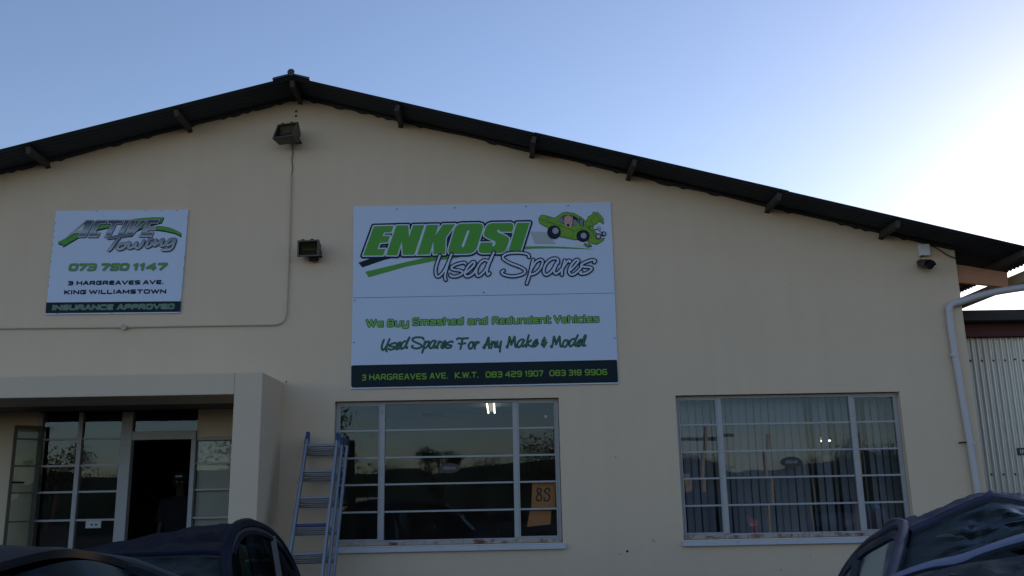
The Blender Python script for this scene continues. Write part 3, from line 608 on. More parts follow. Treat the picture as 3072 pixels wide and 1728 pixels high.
# fluorescent lamp on the ceiling of the front room
def batten(x, y0, y1, label, z=2.93):
    t = thing('fluorescent_lamp', label, 'ceiling lamp')
    mb = MB(); mb.box(x-.025, x+.025, y0, y1, z-.05, z); mb.build('lamp_housing', 'white_plastic', t)
    for s_ in (-.05, .05):
        mb = MB(); mb.tube([(x+s_, y0+.02, z-.068), (x+s_, y1-.02, z-.068)], .013, 10); mb.build('light_tube', 'tube_light', t)
fl = P(1473, 1222, 3.8); batten(fl.x+.0, 3.05, 4.6, 'lit twin tube fluorescent lamp seen through the window under the large sign', 2.92)
batten(4.86, 3.5, 3.85, 'lit fluorescent lamp glimpsed between the blind slats', 2.33)
# vertical blinds
BL = thing('vertical_blind', 'grey vertical slat blind hanging behind the right-hand window', 'blind')
mb = MB(); mb.box(W2[0]-.05, W2[1]+.05, .30, .34, 2.66, 2.70); mb.build('head_rail', 'white_plastic', BL)
x = W2[0]-.02; k = 0
while x < W2[1]+.05:
    a = rad(random.gauss(24, 6)) if random.random() > .12 else rad(random.uniform(35, 60)); hw = .047; lean = random.uniform(-.012, .012)
    sy = .32; mb = MB(); cx, sx_ = math.cos(a)*hw, math.sin(a)*hw
    fn = lambda u, v: (x+lean*(1-v)+cx*(2*u-1), sy+sx_*(2*u-1)+.006*math.sin(u*math.pi), .98+v*1.68)
    mb.grid(fn, 4, 3, 0, .0012); mb.build('slat', 'blind_fabric', BL, smooth=True); x += .0835+random.uniform(-.004, .006)
# cream blind panel behind the porch sidelight
mb = MB(); mb.box(dR+.06, PX1-.01, GY+.06, GY+.07, .3, Zf(1300, 568).z-.02); tag(mb.build('window_panel', 'cream_blind'), 'cream board covering the inside of the sidelight right of the door', 'panel')
# things stuck on the panes
def sticker(cx, cz, y, rx, rz, label):
    t = thing('window_sticker', label, 'sticker', 'oval trade stickers on the window panes')
    mb = MB(); n = 28; mb.add([(cx+rx*math.cos(2*math.pi*k/n), y, cz+rz*math.sin(2*math.pi*k/n)) for k in range(n)], [tuple(range(n))])
    ring = [(cx+rx*.9*math.cos(2*math.pi*k/n), cz+rz*.88*math.sin(2*math.pi*k/n)) for k in range(n)]
    mb.build('backing', 'black_plastic', t)
    mb = MB(); shape_mesh(mb, word('RMI', (cx-rx*.62, cz-rz*.36), (cx+rx*.55, cz-rz*.36), rz*.72, .008, .25), 0, .004, y-.002, 0)
    mb.build('lettering', 'dim_print', t)
q = P(800+1375/2.507, 1150+638/2.507, .07); sticker(q.x, q.z, .070, .115, .055, 'faint oval sticker on a centre pane of the window under the large sign')
q = P(1950+975/2.296, 1128+592/2.296, .07); sticker(q.x, q.z, .070, .115, .058, 'dark oval sticker on a centre pane in front of the grey blinds')
a, b = P(800+2090/2.507, 1150+240/2.507, .07), P(800+2108/2.507, 1150+258/2.507, .07)
mb = MB(); mb.box(a.x, b.x, .078, .080, b.z, a.z); tag(mb.build('paper_tag', 'paper'), 'tiny white paper square on upper right pane of the window under the large sign', 'tag')
a, b = P(800+1172/2.507, 1150+228/2.507, .07), P(800+1327/2.507, 1150+243/2.507, .07)
mb = MB(); mb.box(a.x, b.x, .082, .0835, b.z, a.z); tag(mb.build('tape_strip', 'dim_print'), 'faint strip of tape on the top middle pane of the window under the large sign', 'tape')
a, b = P(888/3.45, 1220+1182/3.45, GY), P(1040/3.45, 1220+1255/3.45, GY)
t = thing('paper_notice', 'small white notice with dark print on low porch pane left of the doorway', 'notice')
mb = MB(); mb.box(a.x, b.x, GY+.004, GY+.007, b.z, a.z); mb.build('sheet', 'paper', t)
mb = MB(); w_ = b.x-a.x; zc = (a.z+b.z)/2
for s_ in (.33, .62): mb.box(a.x+w_*s_, a.x+w_*(s_+.14), GY+.001, GY+.003, zc-.012, zc+.006)
mb.build('print', 'marker_ink', t)
# cardboard with hand written number propped inside the window
CB = thing('cardboard_sign', 'orange-brown cardboard with a handwritten number leaning inside bottom right panes', 'sign')
g5 = zm(800, 1150, 2.507, .16); g5b = lambda pts: [Vector((p[0], 0, p[1])) for p in g5(pts)]
cbp = g5b([(1998, 745), (2172, 748), (2172, 940), (1990, 935)]); y_ = .15
mb = MB(); vs = [Vector((p.x, y_, p.z)) for p in cbp]; mb.add(vs+[p+Vector((0, .006, 0)) for p in vs], [(3, 2, 1, 0), (4, 5, 6, 7), (0, 1, 5, 4), (1, 2, 6, 5), (2, 3, 7, 6), (3, 0, 4, 7)]); mb.build('board', 'cardboard', CB)
cbp = g5b([(1980, 958), (2142, 958), (2136, 1060), (1958, 1080)]); mb = MB(); vs = [Vector((p.x, y_+.03, p.z)) for p in cbp]; mb.add(vs+[p+Vector((0, .006, 0)) for p in vs], [(3, 2, 1, 0), (4, 5, 6, 7), (0, 1, 5, 4), (1, 2, 6, 5), (2, 3, 7, 6), (3, 0, 4, 7)]); mb.build('lower_flap', 'cardboard', CB)
mb = MB(); prims = [('s', smooth(g5([(2063, 795), (2040, 790), (2035, 815), (2050, 832), (2066, 850), (2060, 880), (2035, 880), (2028, 858), (2045, 835), (2062, 815), (2063, 795)])), .0085), ('s', smooth(g5([(2128, 812), (2120, 790), (2098, 795), (2092, 815), (2115, 832), (2128, 850), (2118, 880), (2092, 882), (2086, 862)])), .0085)]
shape_mesh(mb, prims, 0, .003, y_-.002, 0); mb.build('handwriting', 'marker_ink', CB)

# ================================================================== SIGNS
def corner_pts(g, pts): return g(pts)
z8 = zm(1030, 590, 2.4565, -.02); z7 = zm(100, 600, 4.025, -.02)
def panel(mb, q, y0=-.018, y1=-.001, mi=0):
    a = [Vector((p[0], y0, p[1])) for p in q]; b = [Vector((p[0], y1, p[1])) for p in q]; mb.add(a+b, [(3, 2, 1, 0), (4, 5, 6, 7), (0, 1, 5, 4), (1, 2, 6, 5), (2, 3, 7, 6), (3, 0, 4, 7)], mi)
BS = thing('large_sign', 'large white board advertising used car spares in green and navy lettering', 'sign')
tl, tr, ml, mr, bl, br = z8([(75, 73), (1970, 40), (68, 746), (2001, 710), (53, 1418), (2028, 1378)])
e_ = .002
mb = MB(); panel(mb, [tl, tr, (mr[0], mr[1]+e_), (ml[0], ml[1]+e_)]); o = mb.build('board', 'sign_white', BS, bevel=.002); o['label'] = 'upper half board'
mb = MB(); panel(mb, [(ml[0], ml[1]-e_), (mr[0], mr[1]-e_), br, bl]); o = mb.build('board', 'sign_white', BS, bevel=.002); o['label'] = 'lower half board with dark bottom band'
Y0 = -.0195
def prnt(name, layers, mats, parent, step=.004, y=Y0):
    mb = MB(); yy = y
    for i, (prims, level, mi, *hl) in enumerate(layers):
        shape_mesh(mb, prims, level, step, yy, mi, holes=hl[0] if hl else ()); yy -= .0008
    return mb.build(name, mats, parent)
sp = z8([(58, 1243), (2017, 1202), (2026, 1368), (57, 1408)])
prnt('bottom_band', [([('p', sp)], 0, 0)], ['sign_strip'], BS, .02)
z4 = zm(1070, 650, 6.9, -.02); z5 = zm(1300, 650, 6.585, -.02); z6 = zm(1560, 740, 9.908, -.02); zc_ = zm(1580, 610, 8.05, -.02)
pp = lambda q: ('p', q)
# swooshes
prnt('swoosh', [([pp(z4([(35, 950), (270, 870), (760, 850), (560, 900), (115, 1052)]))], 0, 0), ([pp(z4([(175, 1140), (700, 1015), (1100, 920), (1400, 855), (1660, 830), (1900, 815), (2200, 800), (2100, 850), (1640, 910), (1000, 1040), (250, 1255)]))], 0, 1),
      ([pp(zc_([(-60, 1040), (400, 1035), (900, 1048), (1300, 1078), (1700, 1112), (1200, 1100), (700, 1085), (200, 1090), (-60, 1108)]))], 0, 2), ([pp(zc_([(90, 683), (480, 690), (600, 860), (715, 978), (195, 972)]))], 0, 3), ([pp(zc_([(1195, 900), (1400, 950), (1400, 1030), (1220, 1030)]))], 0, 4)],
     ['sign_strip', 'sign_green', 'sign_green', 'sign_grey', 'sign_pale_grey'], BS)
E_ = z4([(355, 200), (765, 190), (720, 325), (570, 330), (535, 400), (690, 400), (645, 535), (480, 545), (435, 675), (600, 665), (550, 805), (135, 810)])
N__ = z4([(820, 185), (1070, 180), (1085, 420), (1170, 180), (1400, 175), (1195, 790), (955, 795), (935, 520), (840, 805), (610, 800)])
K_ = z4([(1450, 175), (1700, 170), (1625, 400), (1786, 162), (2043, 157), (1844, 440), (1833, 775), (1590, 781), (1590, 510), (1510, 785), (1250, 790)])
O_ = z5([(560, 142), (900, 135), (960, 150), (982, 190), (975, 250), (860, 620), (820, 680), (760, 720), (690, 735), (370, 740), (315, 730), (296, 690), (300, 640), (420, 240), (455, 185), (500, 155)])
S_ = z5([(1150, 130), (1530, 125), (1575, 150), (1582, 220), (1555, 300), (1310, 300), (1312, 270), (1275, 262), (1255, 290), (1280, 315), (1450, 385), (1500, 430), (1492, 500), (1430, 660), (1400, 695), (1340, 718), (960, 725), (905, 705), (893, 640), (935, 515), (1175, 510), (1162, 580), (1195, 590), (1232, 530), (1220, 490), (1060, 420), (1002, 380), (1000, 320), (1045, 200), (1080, 155)])
I_ = z5([(1650, 125), (1905, 120), (1720, 700), (1480, 700)])
slot = ('s', z5([(690, 292), (582, 582)]), .0135)
L6 = [pp(q) for q in (E_, N__, K_, O_, S_, I_)]
prnt('main_lettering', [(L6, .0335, 0), (L6, .0135, 1), (L6, 0, 2, [slot])], ['sign_navy', 'sign_white', 'sign_green'], BS, .004, Y0-.004)
us = []
z5s = lambda p: smooth(z5(p)); z6s = lambda p: smooth(z6(p)); wr = .0098
for q in ([(130, 770), (80, 900), (45, 1050), (60, 1165), (115, 1180), (200, 1090), (270, 960), (360, 745), (300, 900), (255, 1060), (230, 1180), (245, 1250)],
          [(640, 935), (600, 910), (480, 935), (370, 990), (365, 1030), (430, 1055), (540, 1070), (580, 1100), (540, 1150), (440, 1185), (350, 1175), (335, 1150)],
          [(655, 1105), (740, 1030), (805, 960), (815, 905), (775, 900), (700, 970), (640, 1060), (620, 1130), (650, 1180), (720, 1170), (800, 1110), (850, 1030)],
          [(1085, 885), (1010, 860), (920, 920), (860, 1030), (850, 1120), (880, 1175), (950, 1140), (1030, 1050), (1070, 960), (1195, 710)], [(1195, 710), (1130, 860), (1080, 980), (1060, 1080), (1075, 1150), (1110, 1120)],
          [(1890, 800), (1870, 750), (1760, 720), (1600, 715), (1450, 735), (1375, 790), (1400, 850), (1530, 925), (1700, 990), (1800, 1050), (1800, 1110), (1700, 1160), (1550, 1180), (1400, 1150), (1350, 1100), (1390, 1065)]): us.append(('s', z5s(q), wr))
for q in ([(390, 390), (340, 600), (280, 850), (200, 1100)], [(340, 660), (450, 480), (560, 400), (650, 400), (670, 480), (600, 650), (470, 780), (330, 830)],
          [(1130, 480), (1120, 380), (1020, 350), (900, 390), (780, 500), (710, 650), (710, 780), (780, 840), (880, 790), (980, 680), (1060, 530), (1130, 430)], [(1130, 430), (1050, 600), (1010, 720), (1040, 800), (1120, 780), (1220, 680)],
          [(1330, 410), (1290, 550), (1250, 700), (1240, 840)], [(1265, 640), (1360, 500), (1430, 420), (1490, 425), (1480, 460)],
          [(1500, 700), (1600, 600), (1720, 460), (1730, 400), (1660, 400), (1540, 520), (1470, 660), (1460, 780), (1540, 840), (1640, 800), (1760, 690), (1830, 600)],
          [(2200, 470), (2230, 420), (2140, 400), (2000, 440), (1860, 510), (1810, 570), (1900, 600), (2050, 610), (2130, 650), (2080, 720), (1960, 790), (1830, 810), (1780, 780), (1820, 750)]): us.append(('s', z6s(q), wr))
prnt('script_lettering', [(us, .0155, 0), (us, .001, 1)], ['sign_navy', 'sign_white'], BS, .0035, Y0-.007)
# cartoon wrecked car
lw = .0016
bp_ = zc_([(300, 370), (340, 300), (410, 288), (680, 365), (860, 238), (960, 215), (1150, 250), (1310, 335), (1430, 450), (1500, 320), (1585, 285), (1610, 218), (1720, 228), (1840, 370), (1850, 490), (1740, 420), (1690, 490), (1610, 520), (1590, 620), (1680, 720), (1800, 860), (1870, 850), (1840, 900), (1690, 990), (1490, 940), (1520, 800), (1180, 880), (820, 810), (500, 580), (320, 480)])
def circ(cx, cy, r, n=20, ry=None): return zc_([(cx+r*math.cos(2*math.pi*k/n), cy+(ry or r)*math.sin(2*math.pi*k/n)) for k in range(n)])
ln = lambda q, r=lw: ('s', zc_(q), r)
lay = [([pp(bp_)], .0055, 0), ([pp(bp_)], 0, 1),
 ([pp(zc_([(740, 430), (900, 280), (1100, 285), (1215, 350), (1260, 480), (1150, 550), (900, 500)])), pp(zc_([(1245, 345), (1390, 430), (1370, 570), (1290, 545)])), ln([(310, 378), (720, 510), (1130, 660)], .0022), ln([(820, 500), (790, 600), (800, 780), (1130, 830), (1120, 660)]), ln([(1150, 700), (1240, 630), (1380, 610), (1520, 720), (1570, 860)]), ln([(450, 480), (560, 470), (700, 540), (760, 650)]), ln([(475, 340), (570, 350), (560, 400), (475, 380), (475, 340)]),
   ln([(1440, 470), (1600, 360), (1680, 260), (1800, 440)]), ln([(1500, 560), (1560, 440), (1620, 500)]), ln([(1400, 520), (1480, 600), (1600, 700), (1620, 800)], .003), ln([(1540, 640), (1500, 560), (1600, 560)], .003), ln([(1700, 570), (1790, 640)], .003), ln([(1740, 540), (1810, 600)], .002), ln([(1600, 650), (1700, 620), (1800, 700)], .004)], 0, 0),
 ([pp(zc_([(745, 420), (870, 335), (905, 480), (800, 455)])), pp(zc_([(1125, 380), (1180, 400), (1270, 495), (1120, 545)])), pp(zc_([(1275, 390), (1365, 420), (1350, 560), (1300, 530)]))], 0, 2),
 ([pp(zc_([(905, 340), (1000, 285), (1110, 350), (1105, 500), (1065, 590), (950, 595), (905, 480)])), ln([(880, 335), (920, 275), (960, 285)], .0026), ln([(1040, 280), (1080, 290), (1115, 360)], .0026)], 0, 3),
 ([pp(circ(660, 700, 165)), pp(circ(1360, 790, 160, 20, 145)), pp(circ(1000, 532, 34)), pp(circ(1730, 800, 75)), pp(circ(1860, 740, 62))], 0, 0),
 ([pp(circ(695, 668, 74)), pp(circ(1375, 785, 68)), pp(circ(1730, 802, 48)), pp(circ(1868, 740, 34))], 0, 4),
 ([pp(circ(700, 668, 50)), pp(circ(1375, 785, 44))], 0, 2), ([pp(circ(705, 668, 34)), pp(circ(1375, 785, 28)), pp(circ(958, 405, 22)), pp(circ(1030, 412, 22))], 0, 4),
 ([pp(circ(960, 408, 7, 8)), pp(circ(1030, 414, 7, 8))], 0, 0),
 ([pp(zc_([(1385, 980), (1510, 985), (1565, 1030), (1465, 1060)]))], .004, 0), ([pp(zc_([(1390, 985), (1505, 990), (1550, 1028), (1465, 1052)]))], 0, 1)]
prnt('cartoon_car', lay, ['sign_navy', 'sign_lime', 'sign_jacket', 'sign_skin', 'sign_grey'], BS, .0022, Y0-.004)
cp = lambda px: px/2.4565*10/FPX
def words(g, items, cap, sw, shear=0, tr_=.42):
    o = []
    for tx, a, b, ya, yb in items:
        A, Bq = g([(a, ya), (b, yb)]); o += word(tx, A, Bq, cap, sw, shear, tr_)
    return o
L = words(z8, [('We', 168, 296, 962, 960), ('Buy', 324, 481, 960, 957), ('Smashed', 509, 886, 950, 944), ('and', 917, 1063, 944, 941), ('Redundent', 1097, 1532, 941, 933), ('Vehicles', 1552, 1886, 932, 926)], cp(58), .0085)
prnt('slogan_lettering', [(L, .0075, 0), (L, .0012, 1)], ['sign_navy', 'sign_light_green'], BS, .0032)
def scr(items, cap, sw):
    o = []
    for tx, a, b, ya, yb in items:
        A, Bq = z8([(a, ya), (b, yb)]); o += script(tx, A, Bq, cap, sw)
    return o
L = scr([('Used', 280, 474, 1130, 1122), ('Spares', 503, 800, 1120, 1115), ('For', 838, 1000, 1122, 1120), ('Any', 1032, 1172, 1118, 1113), ('Make', 1203, 1432, 1112, 1105), ('&', 1458, 1500, 1102, 1100), ('Model', 1530, 1788, 1110, 1102)], cp(80), .0052)
prnt('script_slogan', [(L, .0062, 0), (L, 0, 1)], ['sign_navy', 'sign_teal'], BS, .003)
L = words(z8, [('3', 137, 168, 1356, 1355), ('HARGREAVES', 190, 614, 1352, 1346), ('AVE.', 636, 770, 1343, 1341), ('K.W.T.', 822, 996, 1339, 1335), ('083', 1049, 1172, 1334, 1332), ('429', 1192, 1317, 1331, 1328), ('1907', 1338, 1475, 1327, 1324), ('083', 1519, 1640, 1323, 1321), ('318', 1661, 1756, 1320, 1318), ('9906', 1780, 1946, 1317, 1314)], cp(45), .0062)
prnt('address_lettering', [(L, 0, 0)], ['sign_lime'], BS, .003, Y0-.002)
for q in z8([(395, 92), (820, 82), (1345, 72), (1657, 66), (85, 766), (1035, 706), (78, 1075), (2000, 1043), (68, 1400), (378, 1393), (712, 1387), (1040, 1375), (1372, 1371), (1703, 1364), (2010, 1355)]):
    mb = MB(); mb.tube([(q[0], -.019, q[1]), (q[0], -.024, q[1])], .0075, 8); mb.build('screw', 'galvanised' if q[1] < 2.3 else 'dark_metal', BS)
# ---- small sign
SS = thing('small_sign', 'smaller white towing company board at left above the porch', 'sign')
tl, tr, br, bl = z7([(270, 130), (1872, 118), (1770, 1365), (145, 1385)])
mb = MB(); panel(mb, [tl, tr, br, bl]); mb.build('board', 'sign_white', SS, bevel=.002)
prnt('bottom_band', [([pp(z7([(155, 1237), (1785, 1222), (1776, 1350), (146, 1368)]))], 0, 0)], ['sign_strip'], SS, .01)
za = zm(160, 640, 11.145, -.02); zb = zm(360, 640, 11.145, -.02)
ta = za([(0, 235), (0, 800)]); gradient_mat('sign_chrome', ta[1][1], ta[0][1], [(0, (.30, .36, .42)), (.1, (.03, .05, .11)), (.28, (.35, .42, .45)), (.5, (.18, .23, .30)), (.8, (.02, .03, .07)), (1, (.015, .02, .05))])
tw = zb([(0, 850), (0, 1250)]); gradient_mat('sign_chrome_script', tw[1][1]-.02, tw[0][1]+.05, [(0, (.45, .52, .55)), (.35, (.30, .38, .42)), (.8, (.10, .14, .22)), (1, (.05, .07, .12))])
rib = [pp(za([(160, 960), (430, 830), (700, 660), (1000, 520), (1500, 370), (1900, 370), (1880, 460), (1500, 540), (1200, 660), (820, 810), (330, 1100), (310, 1040), (180, 1010)])), pp(zb([(350, 215), (700, 165), (1050, 138), (1460, 134), (1380, 300), (900, 420), (600, 560), (420, 500), (600, 300)])), pp(zb([(1200, 425), (1400, 430), (1700, 490), (1900, 580), (2040, 660), (2030, 760), (1850, 660), (1500, 580), (1180, 540)]))]
rsh = [('p', [(a+.004, b-.012) for a, b in q[1]]) for q in rib]
prnt('ribbon', [(rsh, .004, 0), (rib, .002, 0), (rib, 0, 1)], ['sign_navy', 'sign_green'], SS, .003)
A1 = za([(1120, 235), (1330, 235), (1345, 265), (1090, 780), (1060, 800), (835, 800), (880, 660), (690, 660), (500, 800), (450, 810)])
A1h = za([(1030, 380), (965, 580), (800, 580)])
C1 = za([(1470, 240), (1790, 240), (1750, 350), (1540, 360), (1400, 660), (1560, 660), (1490, 800), (1170, 800), (1160, 750), (1410, 265)])
T1 = za([(1870, 235), (2330, 235), (2280, 350), (2110, 350), (1880, 800), (1720, 800), (1960, 350), (1810, 350)])
I1 = zb([(170, 230), (330, 230), (80, 760), (-80, 760)]); V1 = zb([(380, 230), (555, 230), (440, 510), (730, 230), (905, 230), (380, 760), (210, 740)])
E1 = zb([(950, 215), (1335, 215), (1285, 335), (1040, 335), (975, 450), (1225, 450), (1190, 560), (950, 560), (900, 640), (1120, 640), (1060, 790), (650, 790)])
AL = [pp(q) for q in (A1, C1, T1, I1, V1, E1)]
prnt('chrome_lettering', [([('p', [(a+.003, b-.006) for a, b in q[1]]) for q in AL], .006, 0), (AL, .0065, 0), (AL, .003, 1), (AL, -.003, 2, [pp(A1h)])], ['sign_navy', 'sign_silver', 'sign_chrome'], SS, .003, Y0-.003)
tws = []
for q in (za([(1850, 830), (2050, 800), (2300, 760), (2600, 720)]), za([(2200, 830), (2080, 970), (1960, 1150), (1870, 1240)]), za([(2440, 1010), (2250, 1040), (2150, 1140), (2200, 1210), (2360, 1160), (2460, 1040)]), zb([(290, 980), (330, 1010), (290, 1160), (440, 1130), (560, 990), (520, 1120), (600, 1170), (720, 1080), (800, 920)]),
          zb([(960, 930), (890, 1090), (940, 1130), (1080, 1040), (1220, 900), (1150, 1080), (1280, 1000), (1440, 880), (1370, 1060), (1450, 1090), (1560, 980)]), zb([(1840, 870), (1700, 880), (1560, 1010), (1600, 1080), (1740, 1000), (1850, 880), (1760, 1130), (1640, 1220), (1440, 1230)]), zb([(1000, 870), (1060, 865)])):
    tws.append(('s', smooth(q), .0105))
prnt('towing_lettering', [([('s', [(a+.004, b-.005) for a, b in q[1]], q[2]) for q in tws], .008, 0), (tws, .009, 0), (tws, .003, 1), (tws, 0, 2)], ['sign_navy', 'sign_silver', 'sign_chrome_script'], SS, .003, Y0-.0065)
c7 = lambda px: px/4.025*10/FPX
L = words(z7, [('073', 425, 750, 855, 853), ('750', 812, 1145, 853, 850), ('1147', 1200, 1608, 850, 846)], c7(88), .0095, .12, .40)
prnt('phone_lettering', [(L, .0085, 0), (L, .0055, 1), (L, .0025, 0), (L, 0, 2)], ['sign_navy', 'sign_white', 'sign_green'], SS, .003)
L = words(z7, [('3', 415, 480, 1033, 1032), ('HARGREAVES', 517, 1290, 1030, 1022), ('AVE.', 1322, 1572, 1021, 1018), ('KING', 368, 636, 1142, 1139), ('WILLIAMSTOWN', 668, 1603, 1138, 1130)], c7(57), .0078)
prnt('address_lettering', [(L, 0, 0)], ['sign_navy'], SS, .003)
L = words(z7, [('INSURANCE', 222, 962, 1333, 1326), ('APPROVED', 1008, 1702, 1325, 1317)], c7(68), .0095, .05, .36)
prnt('band_lettering', [(L, 0, 0), (L, -.004, 1)], ['sign_pale_teal', 'sign_teal'], SS, .0028, Y0-.002)
for q in z7([(760, 134), (1352, 128), (1545, 128), (1730, 126), (1858, 212), (270, 285), (255, 370), (250, 452), (237, 540), (228, 632), (212, 742), (196, 930), (180, 1035), (1827, 693), (1815, 815), (1795, 1045), (1780, 1200), (290, 1373), (948, 1368)]):
    mb = MB(); mb.tube([(q[0], -.019, q[1]), (q[0], -.023, q[1])], .005, 8); mb.build('screw', 'dark_metal', SS)

# ================================================================== WALL FITTINGS
def fp(pts, y=-.02): return [P(a*1.1925, b*1.1925, y) for a, b in pts]
mb = MB()
down = fp([(733, 440), (730, 560), (726, 680), (722, 775)]); corner = fp([(722, 775), (720, 795), (710, 811), (692, 817.5)]); left = fp([(692, 817.5), (600, 818.5), (440, 821), (313, 823.5), (150, 825), (0, 826.5), (-300, 830)])
mb.tube(catmull(down, 3)[:-1]+catmull(corner, 4)[:-1]+left, .0080, 10); CD = mb.build('conduit', 'conduit_paint', None, smooth=True); tag(CD, 'wall-painted electrical conduit bending from the upper floodlight to the left edge', 'conduit')
jb = thing('conduit_junction', 'small round painted junction on the horizontal conduit left of the porch corner', 'junction box'); q = P(313*1.1925, 823.5*1.1925, -.02)
mb = MB(); mb.tube([(q.x, -.001, q.z), (q.x, -.042, q.z)], .030, 16); mb.build('box', 'conduit_paint', jb, smooth=True); mb = MB(); mb.tube([(q.x, -.042, q.z), (q.x, -.047, q.z)], .033, 16); mb.build('lid', 'conduit_paint', jb)
mb = MB(); mb.tube(catmull(fp([(735, 362), (737, 385), (734, 400), (736, 420), (733, 442)], -.008), 4), .0055, 6); tag(mb.build('lamp_cable', 'aged_cable'), 'frayed brown cable running down from the upper floodlight', 'cable')
# floodlights
def floodlight(c, w_, h, d, yaw, tilt, label, bracket_side):
    t = thing('floodlight', label, 'floodlight', 'floodlights on the gable wall')
    T = Matrix.Translation(c) @ Matrix.Rotation(yaw, 4, 'Z') @ Matrix.Rotation(tilt, 4, 'X')
    # local: -Y is the glass side
    a, b = w_/2, h/2; i_ = .72
    mb = MB(); v = [T @ Vector(p) for p in ((-a, 0, -b), (a, 0, -b), (a, 0, b), (-a, 0, b), (-a*.9, d, -b*i_), (a*.9, d, -b*i_), (a*.9, d, b*.5), (-a*.9, d, b*.5))]
    mb.add(v, [(4, 5, 6, 7)[::-1], (0, 1, 5, 4)[::-1], (1, 2, 6, 5)[::-1], (2, 3, 7, 6)[::-1], (3, 0, 4, 7)[::-1]]); mb.build('housing', 'lamp_body', t)
    mb = MB(); fr = .018
    for q in ((-a, a, b-fr, b), (-a, a, -b, -b+fr), (-a, -a+fr, -b+fr, b-fr), (a-fr, a, -b+fr, b-fr)): mb.box(q[0], q[1], -.012, -.0005, q[2], q[3], 0, T)
    mb.build('glass_frame', 'lamp_body', t, bevel=.002)
    mb = MB(); mb.add([T @ Vector(p) for p in ((-a+fr, -.006, -b+fr), (a-fr, -.006, -b+fr), (a-fr, -.006, b-fr), (-a+fr, -.006, b-fr))], [(0, 1, 2, 3)]); mb.build('glass', 'lamp_glass', t)
    mb = MB(); mb.grid(lambda u, v: T @ Vector(((-a+fr)*(1-u)+(a-fr)*u, .012+.06*math.sin(math.pi*v), (-b+fr)*(1-v)+(b-fr)*v)), 2, 8); mb.build('reflector', 'lamp_reflector', t, smooth=True)
    mb = MB(); mb.tube([T @ Vector((-a*.6, .03, -.01)), T @ Vector((a*.6, .03, -.01))], .007, 8); mb.build('lamp_rod', 'lamp_body', t)
    for s_ in (-.5, .35):
        mb = MB(); mb.box(a*s_-.016, a*s_+.016, -.016, .01, b, b+.010, 0, T); mb.build('clip', 'dark_metal', t)
    wl = Vector((c.x+bracket_side*.02, -.003, c.z-.03)); mb = MB(); mb.bar(T @ Vector((bracket_side*a*.95, d*.6, -b*.3)), wl+Vector((bracket_side*a*.75, 0, -.02)), .02, .008); mb.bar(wl+Vector((-.05, -.004, -.03)), wl+Vector((bracket_side*a*.9, -.004, -.03)), .035, .008); mb.build('bracket', 'dark_metal', t)
    return t
c = P(857, 392, -.24); floodlight(c, .265, .235, .13, rad(-16), rad(-26), 'grey floodlight under the gable peak tilted to the left', 1)
c = P(925, 745, -.16); floodlight(c, .250, .190, .12, rad(-6), rad(4), 'brownish floodlight midway up the wall between the two signs', 1)
q = P(941, 778, -.07); mb = MB(); mb.tube([(q.x-.05, -.05, q.z), (q.x+.05, -.05, q.z)], .022, 8); mb.box(q.x-.03, q.x+.03, -.10, -.002, q.z-.005, q.z+.03); tag(mb.build('lamp_bracket', 'dark_metal'), 'black bracket knuckle beneath the brownish floodlight', 'bracket')
# holes in the wall under the ridge
for k, (a, b) in enumerate(((745, 280.5), (744.5, 292))):
    q = P(a*1.1925, b*1.1925); mb = MB(); n = 9; mb.add([(q.x+.016*math.cos(2*math.pi*i/n)*random.uniform(.8, 1.1), -.0015, q.z+.018*math.sin(2*math.pi*i/n)*random.uniform(.8, 1.1)) for i in range(n)], [tuple(range(n))]); o = mb.build('bolt_hole', 'black_plastic', B)
# chips and specks in the plaster
mb = MB()
for a, b, r in ((1549, 1151, 3), (1578, 1387, 5), (1645, 1361, 3.5), (720, 960, 4), (1560, 1394, 2.5), (2085, 597, 1.6), (1985, 716, 1.8), (1990, 716, 1.5), (1965, 1433, 2.5), (1640, 1356, 2), (1610, 1380, 2), (480, 516, 1.5), (835, 680, 1.5), (690, 460, 1.5), (1040, 570, 1.5), (1553, 1100, 1.5), (2040, 1400, 2), (820, 370, 1.6), (1470, 1010, 1.4), (560, 1020, 1.4)):
    if a > 2000 and b < 700: pass
    q = P(a*1.1925, b*1.1925); n = 6; r = r*1.1925*10/FPX*.6
    mb.add([(q.x+r*math.cos(2*math.pi*i/n)*random.uniform(.6, 1.3), -.0015, q.z+r*math.sin(2*math.pi*i/n)*random.uniform(.6, 1.3)) for i in range(n)], [tuple(range(n))])
tag(mb.build('plaster_chips', 'black_plastic', B), kind='stuff')
# cctv
CC = thing('security_camera', 'small black dome security camera under the eave near the right corner', 'camera')
q = P(2777, 793, -.10); zq = q.z
mb = MB(); n = 14
mb.tube([(q.x-.02, -.005, zq+.045), (q.x-.02, -.05, zq+.04)], .035, 12); mb.build('mount', 'black_plastic', CC, smooth=True)
mb = MB(); mb.tube([(q.x-.015, -.04, zq+.03), (q.x, -.09, zq+.01), (q.x+.02, -.17, zq-.03)], [.04, .055, .05], 14); mb.build('body', 'black_plastic', CC, smooth=True)
mb = MB(); mb.grid(lambda u, v: (q.x+.01+.068*math.cos(math.pi*(1-u)), -.03-.15*v, zq-.002-.03*v+.066*math.sin(math.pi*u)), 10, 3, 0, .004); mb.build('sun_shield', 'black_plastic', CC, smooth=True)
a = P(2757, 731, -.06); b = P(2793, 766, -.06)
JB = thing('junction_box', 'white square junction box on the wall above the black security camera', 'junction box')
mb = MB(); mb.box(a.x, b.x, -.055, -.001, b.z, a.z); mb.build('box', 'white_plastic', JB, bevel=.006); mb = MB(); mb.box(a.x+.004, b.x-.004, -.062, -.0555, b.z+.004, a.z-.004); mb.build('lid', 'white_plastic', JB, bevel=.003)
